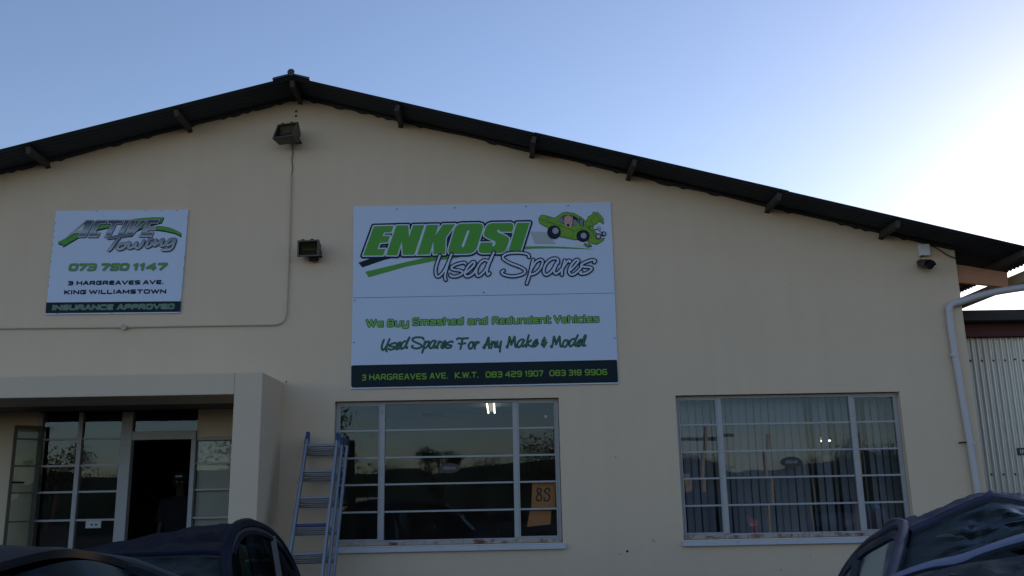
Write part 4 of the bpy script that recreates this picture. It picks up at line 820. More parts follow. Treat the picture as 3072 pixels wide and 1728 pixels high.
mb = MB(); mb.tube(catmull([P(2764, 731, -.03), P(2790, 734, -.02), P(2820, 750, -.02), P(2845, 766, -.02), P(2867, 775, -.012), Vector((XR+.02, .05, P(2867, 777).z-.01))], 5), .0055, 6); tag(mb.build('camera_cable', 'black_cable'), 'black cable sagging from the white junction box to the wall corner', 'cable')
mb = MB(); mb.tube(catmull([P(2772, 768, -.03), P(2763, 770, -.05), P(2762, 774, -.06)], 4), .0045, 6); tag(mb.build('camera_lead', 'black_cable'), 'short black lead looping from junction box to security camera', 'cable')
# downpipe
DP = thing('downpipe', 'white plastic rainwater downpipe at the right corner of the building', 'pipe')
py = -.05
gq = Vector((XE+.06, .35, U(XE)-.17)); 
top = [P(3130, 850, .0), P(3072, 862, -.02), P(2990, 875, py), P(2932, 889, py), P(2883, 905, py), P(2860, 911, py), P(2849, 919, py), P(2846, 932, py)]
mb = MB(); mb.tube(catmull([gq, gq+Vector((0, -.12, -.05))]+top, 4), .040, 16); mb.build('swan_neck', 'pipe_white', DP, smooth=True)
low = [P(2846, 930, py), P(2850, 975, py), P(2865, 1068, py), P(2884, 1180, py), P(2909, 1327, py), P(2933, 1479, py), P(2975, 1728, py)]; low.append(Vector((low[-1].x, py, -.1)))
mb = MB(); mb.tube(low, .036, 16); mb.build('pipe', 'pipe_white', DP, smooth=True)
for a, b in ((2858, 1065), (2909, 1327)):
    q = P(a+4, b, py); mb = MB(); mb.tube([(q.x, py, q.z-.02), (q.x, py, q.z+.02)], .0425, 16); mb.build('socket', 'pipe_white', DP, smooth=True)
q = P(2909, 1327, py); mb = MB(); mb.box(q.x-.10, q.x-.035, py-.002, py+.002, q.z-.008, q.z+.008); mb.tube([(q.x-.095, py-.02, q.z), (q.x-.095, py+.049, q.z)], .007, 6); mb.build('pipe_bracket', 'dark_metal', DP)

# ================================================================== LADDER
LD = thing('extension_ladder', 'aluminium extension ladder leaning on the wall beside the porch', 'ladder')
zt = P(1000, 1310, -.14).z; yt, yb = -.12, -1.05
tL = P(924, 1308, yt-.1); bL = P(869, 1676, -.75); tR = P(1013, 1311, yt-.1); bR = P(967, 1728, -.72)
def ext(t_, b_, z): return t_+(b_-t_)*((t_.z-z)/(t_.z-b_.z))
fl_, fr_ = ext(tL, bL, .02), ext(tR, bR, .02)
dn = (fl_-tL).normalized(); nrm = Vector((0, -1, 0)); nrm = (nrm-dn*nrm.dot(dn)).normalized()
for k, (ox, oy, ct) in enumerate(((0, 0, 0), (.044, .065, .02), (.088, .13, .0))):
    off = -nrm*oy
    for side, (t_, f_) in enumerate(((tL, fl_), (tR, fr_))):
        o_ = Vector((ox if side else -.018*k, 0, 0))+off
        a, b = t_+o_-Vector((0, 0, ct)), f_+o_
        mb = MB(); mb.bar(a, b, .028, .066, 0, up=nrm); ob = mb.build('stile', 'ladder_alu', LD, bevel=.005)
        mb = MB(); mb.bar(a-dn*.035, a+dn*.05, .034, .074, 0, up=nrm); mb.tube([a-dn*.02+nrm*.01, a-dn*.05-nrm*.035], .014, 8); mb.build('end_cap', 'blue_plastic' if not (side == 1 and k == 2) else 'black_plastic', LD, bevel=.004)
    z = P(985, 1337, -.2).z; i = 0
    while z > .2:
        a, b = ext(tL, fl_, z)+off+Vector((.012-.018*k, 0, 0)), ext(tR, fr_, z)+off+Vector((ox-.012, 0, 0))
        a.z -= .017*k; b.z -= .017*k
        mb = MB(); mb.bar(a, b, .030, .030, 0, up=nrm); mb.build('rung', 'blue_plastic' if (i == 3 and k == 0) else 'rung_alu', LD, bevel=.006)
        z -= .2705*math.cos(.0); i += 1

# ================================================================== CORRUGATED SHED BESIDE
SH = thing('corrugated_shed', 'galvanised corrugated iron shed with dark roof edge beyond the right corner', 'shed')
sy = 1.5; zt_ = P(2990, 1012, sy).z; zf = P(2990, 970, sy-.1).z; zr_ = P(2990, 929, sy-.3).z
def cwall(x0, x1, y, z0, z1, name='wall_sheet', lift=0.0):
    mb = MB(); per = .0762; n = 8; N = int((x1-x0)/per*n)
    fr = [(x0+i*per/n, y+lift-.0135*math.cos(2*math.pi*i/n)) for i in range(N+1)]
    vs = [(a, b, z0) for a, b in fr]+[(a, b, z1) for a, b in fr]+[(a, b+.0015, z0) for a, b in fr]+[(a, b+.0015, z1) for a, b in fr]; K = N+1
    fs = [(i, i+1, K+i+1, K+i) for i in range(N)]+[(3*K+i, 3*K+i+1, 2*K+i+1, 2*K+i) for i in range(N)]+[(K+i, K+i+1, 3*K+i+1, 3*K+i) for i in range(N)]
    mb.add(vs, fs); return mb.build(name, 'galvanised', SH, smooth=True)
x = XR+.02; k = 0
while x < 26:
    cwall(x, x+.686, sy, .0, zt_+.0, lift=-.003*(k % 2)); x += .6858; k += 1
mb = MB(); mb.box(XR+.02, 26, sy-.10, sy-.06, zt_-.004, zf); mb.build('fascia', 'red_oxide', SH); mb = MB(); mb.box(XR+.02, 26.2, sy-.30, sy+6, zf+.002, zr_); mb.build('roof', 'shed_roof', SH, bevel=.01)
mb = MB(); mb.box(XR+.03, 26, sy+.06, sy+6, 0, zf); mb.build('shed_core', 'interior_dark', SH)
for (a, b) in ((144, 472), (223, 473), (304, 472), (385, 470), (455, 463), (518, 470), (290, 1270), (375, 1270), (457, 1268)):
    q = P(2850+a/2.337, 880+b/2.337, sy-.012); mb = MB(); mb.tube([(q.x, sy-.018, q.z), (q.x, sy-.008, q.z)], .014, 8); mb.build('roofing_nail', 'dark_metal', SH)
q0, q1 = P(3050, 1344, sy-.03), P(3050, 1366, sy-.03); t = thing('wall_plate_sign', 'small black sign with pale letters on the corrugated wall at right edge', 'sign')
mb = MB(); mb.box(q0.x, q0.x+.42, sy-.03, sy-.022, q1.z, q0.z); mb.build('plate', 'black_plastic', t)
mb = MB(); hh = q0.z-q1.z; shape_mesh(mb, word('IN', (q0.x+.035, q1.z+hh*.22), (q0.x+.12, q1.z+hh*.22), hh*.58, .006), 0, .003, sy-.0315, 0); mb.build('lettering', 'sign_silver', t)

# ================================================================== CARS
def make_car(name, label, T, paint, dfm=None, L_=4.1, W_=1.64, H=1.40, screen='dusty_screen', side='car_glass', simple=False, group=None, a_base=(.95, .92), a_top=(.30, 1.36), c_top=(-1.15, 1.33), c_base=(-1.70, .95), hood_open=None, kind=None, cat='car', far_side='car_glass', top=True):
    t = thing(name, label, cat, group); d = dfm or (lambda p: p)
    X = lambda p: T @ d(Vector(p)); hw = W_/2; fr, rr = L_/2, -L_/2
    bw = hw*.90; tw_ = hw*.70; ah, at = a_base, a_top
    # lower body shell
    st = [(fr, .70, .30, .55), (fr-.08, .86, .22, .68), (fr-.35, .96, .18, .76), (fr-.8, 1, .17, .83), (a_base[0]+.02, 1, .17, a_base[1]), (.3, 1, .17, .93), (-.5, 1, .17, .94), (-1.2, 1, .17, .95), (c_base[0], 1, .18, c_base[1]), (rr+.3, .96, .2, c_base[1]-.03), (rr+.06, .88, .25, c_base[1]-.10), (rr, .80, .35, c_base[1]-.25)]
    prof = lambda w_, zb, zt: [(w_*.86, zb), (w_*.97, zb+.06), (w_, zb+.22), (w_*1.0, (zb+zt)/2+.05), (w_*.985, zt-.10), (w_*.95, zt-.03), (w_*.88, zt)]
    mb = MB(); rings = []
    for x, wf, zb, zt in st:
        pr = prof(hw*wf, zb, zt); crown = .05 if (x > a_base[0] or x < c_base[0]) else -.0
        ring = [(x, y, z) for y, z in pr]
        if x > a_base[0] or x < c_base[0]: ring += [(x, hw*wf*f_, zt+crown*(1-f_*f_)) for f_ in (.6, .2, -.2, -.6)]
        else: ring += [(x, hw*wf*f_, zt-.02) for f_ in (.84, .82, -.82, -.84)]
        ring += [(x, -y, z) for y, z in pr[::-1]]; rings.append(ring)
    n = len(rings[0]); vs = [X(p) for r_ in rings for p in r_]; fs = []
    for i in range(len(rings)-1):
        opened = not (st[i][0] > a_base[0]-.0 or st[i+1][0] < c_base[0])
        for k in range(n):
            if opened and st[i][0] <= a_base[0]+.03 and st[i+1][0] >= c_base[0]-.01 and 7 < k < 10-1+0: continue
            fs.append((i*n+k, (i+1)*n+k, (i+1)*n+(k+1) % n, i*n+(k+1) % n))
    fs.append(tuple(range(n))); fs.append(tuple((len(rings)-1)*n+k for k in range(n))[::-1]); mb.add(vs, fs); mb.build('body', paint, t, smooth=True)
    # roof
    def roof(u, v):   # u front->rear, v right->left
        x = at[0]+(c_top[0]-at[0])*u; y = tw_*(2*v-1); z = at[1]+(c_top[1]-at[1])*u+.055*(1-(2*v-1)**2)+.035*math.sin(math.pi*u)
        return X((x, y, z))
    if top:
        mb = MB(); mb.grid(roof, 26, 26, 0, .02); mb.build('roof', paint, t, smooth=True)
    for s_ in (1, -1):
        pa = [(ah[0], s_*bw, ah[1]-.02), ((ah[0]+at[0])/2+.02, s_*(bw*.52+tw_*.48), (ah[1]+at[1])/2+.02), (at[0]+.03, s_*tw_*1.01, at[1]-.015), ((at[0]*2+c_top[0])/3, s_*tw_*1.035, at[1]+.02), ((at[0]+c_top[0]*2)/3, s_*tw_*1.035, c_top[1]+.015), (c_top[0], s_*tw_, c_top[1]-.01), ((c_top[0]*.5+c_base[0]*.5)-.01, s_*(bw*.48+tw_*.5), (c_top[1]+c_base[1])/2+.03), (c_base[0], s_*bw*.95, c_base[1]-.02)]
        if top:
            mb = MB(); cc = [X(p) for p in catmull(pa, 5)]; mb.tube(cc, .029, 8); mb.build('pillar', paint, t, smooth=True)
            mb = MB(); mb.bar(X((-.35, s_*bw*1.0, .90)), X((-.42, s_*tw_*1.03, at[1]-.01)), .07, .03); mb.build('door_pillar', 'black_plastic', t)
        gm = side if s_ == 1 else far_side
        def sg(x0b, x1b, x0t, x1t):
            return lambda u, v: X(((x0b+(x1b-x0b)*u)*(1-v)+(x0t+(x1t-x0t)*u)*v, s_*((bw*.985)*(1-v)+(tw_*1.01)*v), .925*(1-v)+(at[1]-.02)*v))
        if gm and top:
            mb = MB(); mb.grid(sg(ah[0]-.06, -.32, at[0]+.0, -.37), 8, 8); mb.build('side_window', gm, t, smooth=True)
            mb = MB(); mb.grid(sg(-.40, c_base[0]+.16, -.46, c_top[0]+.05), 8, 8); mb.build('side_window', gm, t, smooth=True)
        for xs_ in (.88, -.36, -1.28):
            mb = MB(); mb.tube([X((xs_, s_*(hw*1.001), .30)), X((xs_, s_*(hw*1.004), .6)), X((xs_-.02, s_*(hw*.99), .86))], .006, 5); mb.build('door_seam', 'black_plastic', t)
        for xs_ in (-.22, -1.12):
            mb = MB(); mb.tube([X((xs_, s_*(hw*1.01), .80)), X((xs_+.07, s_*(hw*1.03), .80)), X((xs_+.14, s_*(hw*1.01), .80))], .012, 6); mb.build('door_handle', 'black_plastic', t)
        if top:
            mb = MB(); mb.tube([X(p) for p in catmull([(ah[0]-.05, s_*bw*1.0, ah[1]-.0), (at[0], s_*tw_*1.05, at[1]+.022), (c_top[0], s_*tw_*1.05, c_top[1]+.018), (c_base[0]+.1, s_*bw*.97, c_base[1]+.02)], 6)], .010, 6); mb.build('rain_gutter', 'black_plastic', t)
        mb = MB(); mb.grid(lambda u, v: X((ah[0]-.12-.14*u, s_*(bw+.04+.17*v), .97+.03*v+.085*math.sin(math.pi*u))), 5, 3, 0, .05); mb.build('wing_mirror', 'black_plastic', t, smooth=True)
        mb = MB(); mb.grid(lambda u, v: X((fr-.22+.17*(1-abs(2*v-1)*.3)-.12*u, s_*hw*(.55+.33*u), .55+.13*v)), 4, 3, 0, .03); mb.build('headlight', 'lamp_clear', t)
        mb = MB(); mb.grid(lambda u, v: X((rr+.02+.10*u, s_*hw*(.55+.33*u), .62+.16*v)), 3, 3, 0, -.03); mb.build('taillight', 'tail_red', t)
        for xw in (fr-.75, rr+.75):
            c = (xw, s_*(hw-.10), .30); wv = []
            mb = MB()
            for (r1, y1), (r2, y2) in (((.19, -.10), (.29, -.10)), ((.29, -.10), (.31, -.06)), ((.31, -.06), (.31, .06)), ((.31, .06), (.29, .10)), ((.29, .10), (.19, .10))):
                for k in range(24):
                    a1, a2 = 2*math.pi*k/24, 2*math.pi*(k+1)/24
                    mb.add([X((c[0]+r*math.cos(a), c[1]+y, c[2]+r*math.sin(a))) for r, y, a in ((r1, y1, a1), (r1, y1, a2), (r2, y2, a2), (r2, y2, a1))], [(0, 1, 2, 3)])
            wh = mb.build('wheel', 'rubber', t)
            mb = MB(); mb.tube([X((c[0], c[1]-.07, c[2])), X((c[0], c[1]+.07, c[2]))], .19, 20); mb.build('rim', 'rim_metal', wh)
    scr_ = lambda u, v: X(((ah[0]*(1-v)+(at[0]+.01)*v)+.06*(1-(2*u-1)**2)*(1-v*.5), (2*u-1)*(bw*.97*(1-v)+tw_*.96*v), ah[1]*(1-v)+(at[1]+.055*(1-(2*u-1)**2)-.006)*v))
    if top:
        mb = MB(); mb.grid(scr_, 20, 14); mb.build('windscreen', screen, t, smooth=True)
        mb = MB(); mb.grid(lambda u, v: X(((c_base[0]*(1-v)+c_top[0]*v)-.05*(1-(2*u-1)**2), (2*u-1)*(bw*.93*(1-v)+tw_*.96*v), (c_base[1])*(1-v)+(c_top[1]+.055*(1-(2*u-1)**2)-.012)*v)), 8, 5); mb.build('rear_window', 'car_glass', t, smooth=True)
    for y in (.36, -.36):
        mb = MB(); mb.box(-.55, -.40, y-.22, y+.22, .45, 1.02); mb.box(-.40, .1, y-.22, y+.22, .35, .52); mb.box(-.53, -.44, y-.12, y+.12, 1.04, 1.2); mb.xf(X); mb.build('front_seat', 'seat_cloth', t, bevel=.03)
    mb = MB(); mb.box(-1.45, -1.28, -.6, .6, .45, 1.0); mb.box(-1.28, -.85, -.6, .6, .35, .5); mb.xf(X); mb.build('rear_seat', 'seat_cloth', t, bevel=.03)
    mb = MB(); mb.box(.55, ah[0]-.05, -bw+.06, bw-.06, .70, .90); mb.xf(X); mb.build('dashboard', 'black_plastic', t, bevel=.02)
    mb = MB(); mb.tube([X((.50+.05*math.sin(a), .36+.18*math.cos(a), .93+.18*math.sin(a))) for a in [2*math.pi*k/20 for k in range(21)]], .014, 6); mb.build('steering_wheel', 'black_plastic', t)
    mb = MB(); mb.grid(lambda u, v: X((fr-.02-.10*(abs(2*u-1)**3)+.04*math.sin(math.pi*v), (2*u-1)*hw*.93, .28+.2*v)), 10, 4, 0, .03); mb.build('bumper', 'black_plastic', t, smooth=True)
    return t, X
def place(x, y, z, heading, roll=0.0, pitch=0.0):
    return Matrix.Translation((x, y, z)) @ Matrix.Rotation(heading, 4, 'Z') @ Matrix.Rotation(roll, 4, 'X') @ Matrix.Rotation(pitch, 4, 'Y')
def crumple(amp, sc, seed):
    o_ = Vector((seed, seed*2.3, 0)); return lambda p: Vector((noise.noise(p*sc+o_), noise.noise(p*sc+o_+Vector((9, 0, 0))), noise.noise(p*sc+o_+Vector((0, 9, 0)))))*amp
# wreck left of centre, nose to the camera
nA_ = crumple(.05, 2.6, 3); nA2 = crumple(.028, 6.0, 12)
def nA(p):
    a = nA2(p); return nA_(p)+Vector((a.x, a.y, -abs(a.z)*1.5))
def dA(p):
    h = max(0, min(1, (p.z-.85)/.4)); q = p+nA(p)*(.35+.65*h)
    q.z -= h*(.085*(1-p.y/.6)-.01) ; q.z += h*.06*math.exp(-((p.y-.5)/.2)**2-((p.x+.2)/.5)**2)
    return q
TA = place(-2.17, -4.72, 0, rad(-90+6))
carA, XA = make_car('wrecked_sedan', 'dark navy wrecked sedan with crushed roof in front of the porch', TA, 'navy_paint', dA, L_=3.9, W_=1.66, top=False)
# near left hatchback, side to the camera
nB = crumple(.02, 2.0, 8)
TB = place(-1.66, -7.72, 0, 0)
make_car('dark_hatchback', 'dusty black hatchback nearest the camera at bottom left corner', TB, 'black_paint', lambda p: p+nB(p), L_=3.6, W_=1.5, H=1.45, a_base=(1.05, .95), a_top=(.55, 1.405), c_top=(-1.1, 1.40), c_base=(-1.55, .98), screen='car_glass')
# right wreck
nC_ = crumple(.06, 2.4, 15); nC2 = crumple(.045, 6.5, 31)
def nC(p):
    a = nC2(p); return nC_(p)+Vector((abs(a.x), a.y, -abs(a.z)*1.6))
def dC(p):
    h = max(0, min(1, (p.z-.80)/.45)); q = p+nC(p)*(.3+.7*h)
    q.z += h*.20*math.exp(-((p.y-.15)/.42)**2)*math.exp(-((p.x-.2)/1.0)**2) ; q.z += .05*h; q.z -= h*.20*max(0, min(1, (.25-p.x)/1.4))
    return q
TC = place(3.0, -4.95, -.07, rad(-90-11))
carC, XC = make_car('wrecked_hatchback', 'wrecked grey-black car with buckled roof and raised bonnet at bottom right', TC, 'silver_blue_paint', dC, L_=3.7, W_=1.64, top=False)
def line(pts, n=24):
    """pixel+depth points -> smooth polyline of world places, evenly sampled"""
    w_ = catmull([P(*p) for p in pts], 8); L = [0]
    for p, q in zip(w_, w_[1:]): L.append(L[-1]+(q-p).length)
    out = []; k = 0
    for i in range(n+1):
        d = L[-1]*i/n
        while k < len(L)-2 and L[k+1] < d: k += 1
        out.append(w_[k].lerp(w_[k+1], min(1, (d-L[k])/max(1e-9, L[k+1]-L[k]))))
    return out
def at_(l, v):
    f = v*(len(l)-1); i = min(int(f), len(l)-2); return l[i].lerp(l[i+1], f-i)
def crease(p, amp, seed=0):
    a = noise.noise(p*5.5+Vector((seed, 0, 0))); b = noise.noise(p*12+Vector((0, seed, 3))); return amp*(a+.45*abs(b)*2-.3)
def wreck_top(t, X, hdr, back, cowl, rail, paint, side_x, seed, rails_z=.93, green=None, screen='dusty_screen', rail_r=.03):
    H_, K_, C_, RL = line(hdr), line(back), line(cowl), line(rail, 30)
    # roof: header -> crest -> down to the rear
    def rf(u, v):
        if u < .45: p = at_(H_, v).lerp(at_(K_, v), u/.45)
        else:
            k = (u-.45)/.55; q = at_(K_, v); p = q+Vector((0, .75*k, -.12*k-.16*k*k))
        e_ = min(1, u*6)*min(1, abs(u-.45)*5+.25); p.z += crease(p, .048, seed)*e_-.004; return p
    mb = MB(); mb.grid(rf, 34, 34, 0, -.012 if side_x > 0 else .012); mb.build('roof', paint, t, smooth=True)
    mb = MB(); mb.tube([p+Vector((0, -.012, -.012)) for p in H_], .017, 6); mb.build('header_rail', paint, t, smooth=True)
    mb = MB(); mb.tube([p+Vector((0, -.028, -.026)) for p in H_], .010, 6); mb.build('screen_seal', 'black_plastic', t, smooth=True)
    def ws(u, v):
        p = at_(C_, u).lerp(at_(H_, u)+Vector((0, -.02, -.02)), v); b = math.sin(math.pi*v)*math.sin(math.pi*u)
        p.y -= .05*b; p += Vector((0, 1, -.3))*(crease(p, .09, seed+5)*b*1.2); return p
    mb = MB(); mb.grid(ws, 30, 22); mb.build('windscreen', screen, t, smooth=True)
    rr2 = rail_r
    mb = MB(); mb.tube(RL, [rr2*(1.0 if i < 16 else .85) for i in range(len(RL))], 9); mb.build('pillar', paint, t, smooth=True)
    off = Vector((.004*side_x, .035, -.034)); mb = MB(); mb.tube([p+off for p in RL], .016, 6); mb.build('door_seal', 'black_plastic', t, smooth=True)
    mb = MB(); mb.tube([p+off*1.75 for p in RL[9:]], .020, 6); mb.build('door_frame', paint, t, smooth=True)
    # far side pillar
    e0, e1 = H_[-1] if side_x < 0 else H_[0], K_[-1] if side_x < 0 else K_[0]; c0 = C_[-1] if side_x < 0 else C_[0]
    mb = MB(); mb.tube(catmull([c0+Vector((0, -.1, -.25)), c0, e0, e1, e1+Vector((0, .7, -.35)), e1+Vector((0, 1.0, -.6))], 5), .03, 8); mb.build('pillar', paint, t, smooth=True)
    # near-black side panes between rail and belt, interior darkness put into their tint
    n1 = 13
    def sg(i0, i1):
        def f(u, v):
            q = at_(RL[i0:i1+1], u)+off*.8; return Vector((q.x+side_x*.10*(1-v), q.y, rails_z*(1-v)+q.z*v))
        return f
    mb = MB(); mb.grid(sg(2, 12), 8, 6); mb.build('dark_quarter_pane', 'dark_interior_glass', t, smooth=True)
    mb = MB(); mb.grid(sg(13, 21), 8, 6); mb.build('side_window', 'dark_interior_glass', t, smooth=True)
    mb = MB(); mb.grid(sg(21, 30), 8, 6); mb.build('side_window', 'dark_interior_glass', t, smooth=True)
    q = RL[20]+off; mb = MB(); mb.bar(q, Vector((q.x+side_x*.10, q.y-.06, rails_z)), .06, .03); mb.build('door_pillar', 'black_plastic', t)
    # rear glass
    mb = MB(); mb.grid(lambda u, v: (at_(K_, u)+Vector((0, .75, -.29))).lerp(at_(K_, u)*1.0+Vector((0, 1.2, 0))-Vector((0, 0, at_(K_, u).z-.98)), v), 10, 5); mb.build('rear_window', 'dark_interior_glass', t, smooth=True)
    if green:
        mb = MB(); mb.add([P(*p) for p in green], [tuple(range(len(green)))]); mb.build('broken_side_glass', 'green_car_glass', t)
wreck_top(carA, XA, [(-60, 1702, -5), (100, 1682, -5), (300, 1666, -5), (361, 1661, -5), (487, 1658, -5), (609, 1653, -5), (668, 1657, -5.02)],
          [(-60, 1700, -3.8), (100, 1670, -3.8), (243, 1646, -3.8), (365, 1619, -3.8), (487, 1596, -3.85), (609, 1573, -3.95), (728, 1566, -4.2)],
          [(-250, 1990, -5.9), (0, 1960, -5.95), (250, 1940, -6), (480, 1925, -6), (715, 1900, -5.85)],
          [(725, 1930, -5.9), (690, 1790, -5.5), (678, 1705, -5.2), (680, 1650, -5.0), (700, 1590, -4.75), (730, 1570, -4.45), (771, 1575, -4.0), (811, 1598, -3.6), (850, 1643, -3.2), (890, 1722, -2.8), (912, 1800, -2.6)], 'navy_paint', 1, 2.0,
          green=[(700, 1655, -4.72), (716, 1632, -4.72), (738, 1636, -4.70), (745, 1668, -4.70), (757, 1690, -4.70), (752, 1722, -4.70), (760, 1800, -4.70), (716, 1800, -4.72)], rail_r=.030)
wreck_top(carC, XC, [(2728, 1588, -5.4), (2800, 1556, -5.4), (2880, 1519, -5.4), (2940, 1494, -5.4), (2972, 1485, -5.4), (3072, 1502, -5.4), (3230, 1540, -5.4), (3400, 1580, -5.35)],
          [(2716, 1569, -4.5), (2770, 1550, -4.4), (2825, 1530, -4.3), (2893, 1500, -4.3), (2969, 1481, -4.3), (3060, 1487, -4.3), (3160, 1515, -4.3), (3280, 1550, -4.3)],
          [(2690, 1770, -6.0), (2800, 1722, -6.0), (2900, 1700, -6.0), (3004, 1665, -6.0), (3072, 1645, -6.0), (3250, 1640, -6.0), (3560, 1680, -5.9)],
          [(2600, 1900, -6.3), (2662, 1760, -6.0), (2686, 1690, -5.8), (2704, 1625, -5.55), (2712, 1582, -5.35), (2694, 1576, -5.2), (2650, 1600, -5.0), (2608, 1626, -4.7), (2560, 1676, -4.3), (2526, 1728, -3.95), (2490, 1810, -3.6)], 'silver_blue_paint', -1, 7.0, rail_r=.026)
T_, B_ = line([(2650, 1742, -6.05), (2706, 1716, -6.05), (2795, 1683, -6.05), (2900, 1658, -6.05), (3004, 1620, -6.05), (3072, 1600, -6.05), (3200, 1575, -6.05), (3560, 1620, -6.0)]), line([(2650, 1752, -6.16), (2706, 1726, -6.16), (2795, 1700, -6.16), (2887, 1688, -6.16), (2935, 1663, -6.16), (3072, 1622, -6.16), (3200, 1600, -6.16), (3560, 1650, -6.1)])
def strip(u, v):
    a, b = at_(T_, v), at_(B_, v)
    if u <= .6: return a.lerp(b, u/.6)+Vector((0, 0, .012*math.sin(math.pi*u/.6)))
    return b+Vector((0, .06*(u-.6), -.05*(u-.6)))
mb = MB(); mb.grid(strip, 8, 30, 0, .006); mb.build('bonnet_edge', 'bright_edge_paint', carC, smooth=True)
F_, G_ = line([(2650, 1775, -6.22), (2717, 1748, -6.22), (2821, 1708, -6.22), (2925, 1686, -6.22), (3072, 1671, -6.22), (3300, 1665, -6.2), (3600, 1700, -6.1)]), line([(2500, 2150, -7.0), (2700, 2110, -7.05), (2900, 2080, -7.1), (3100, 2060, -7.1), (3400, 2060, -7.05), (3800, 2120, -6.9)])
mb = MB(); mb.grid(lambda u, v: at_(F_, v).lerp(at_(G_, v), u)+Vector((0, 0, crease(at_(F_, v).lerp(at_(G_, v), u), .07, 9)*min(1, u*4)+.07*math.sin(math.pi*u))), 22, 26, 0, .01); mb.build('bonnet', 'dusty_black', carC, smooth=True)
q = P(2690, 1566, -4.95); mb = MB(); mb.tube([q+Vector((-.07+.02*i, 0, -.025)) for i in range(8)], [.012, .034, .044, .048, .048, .044, .034, .012], 12); mb.build('torn_trim', 'black_plastic', carC, smooth=True)

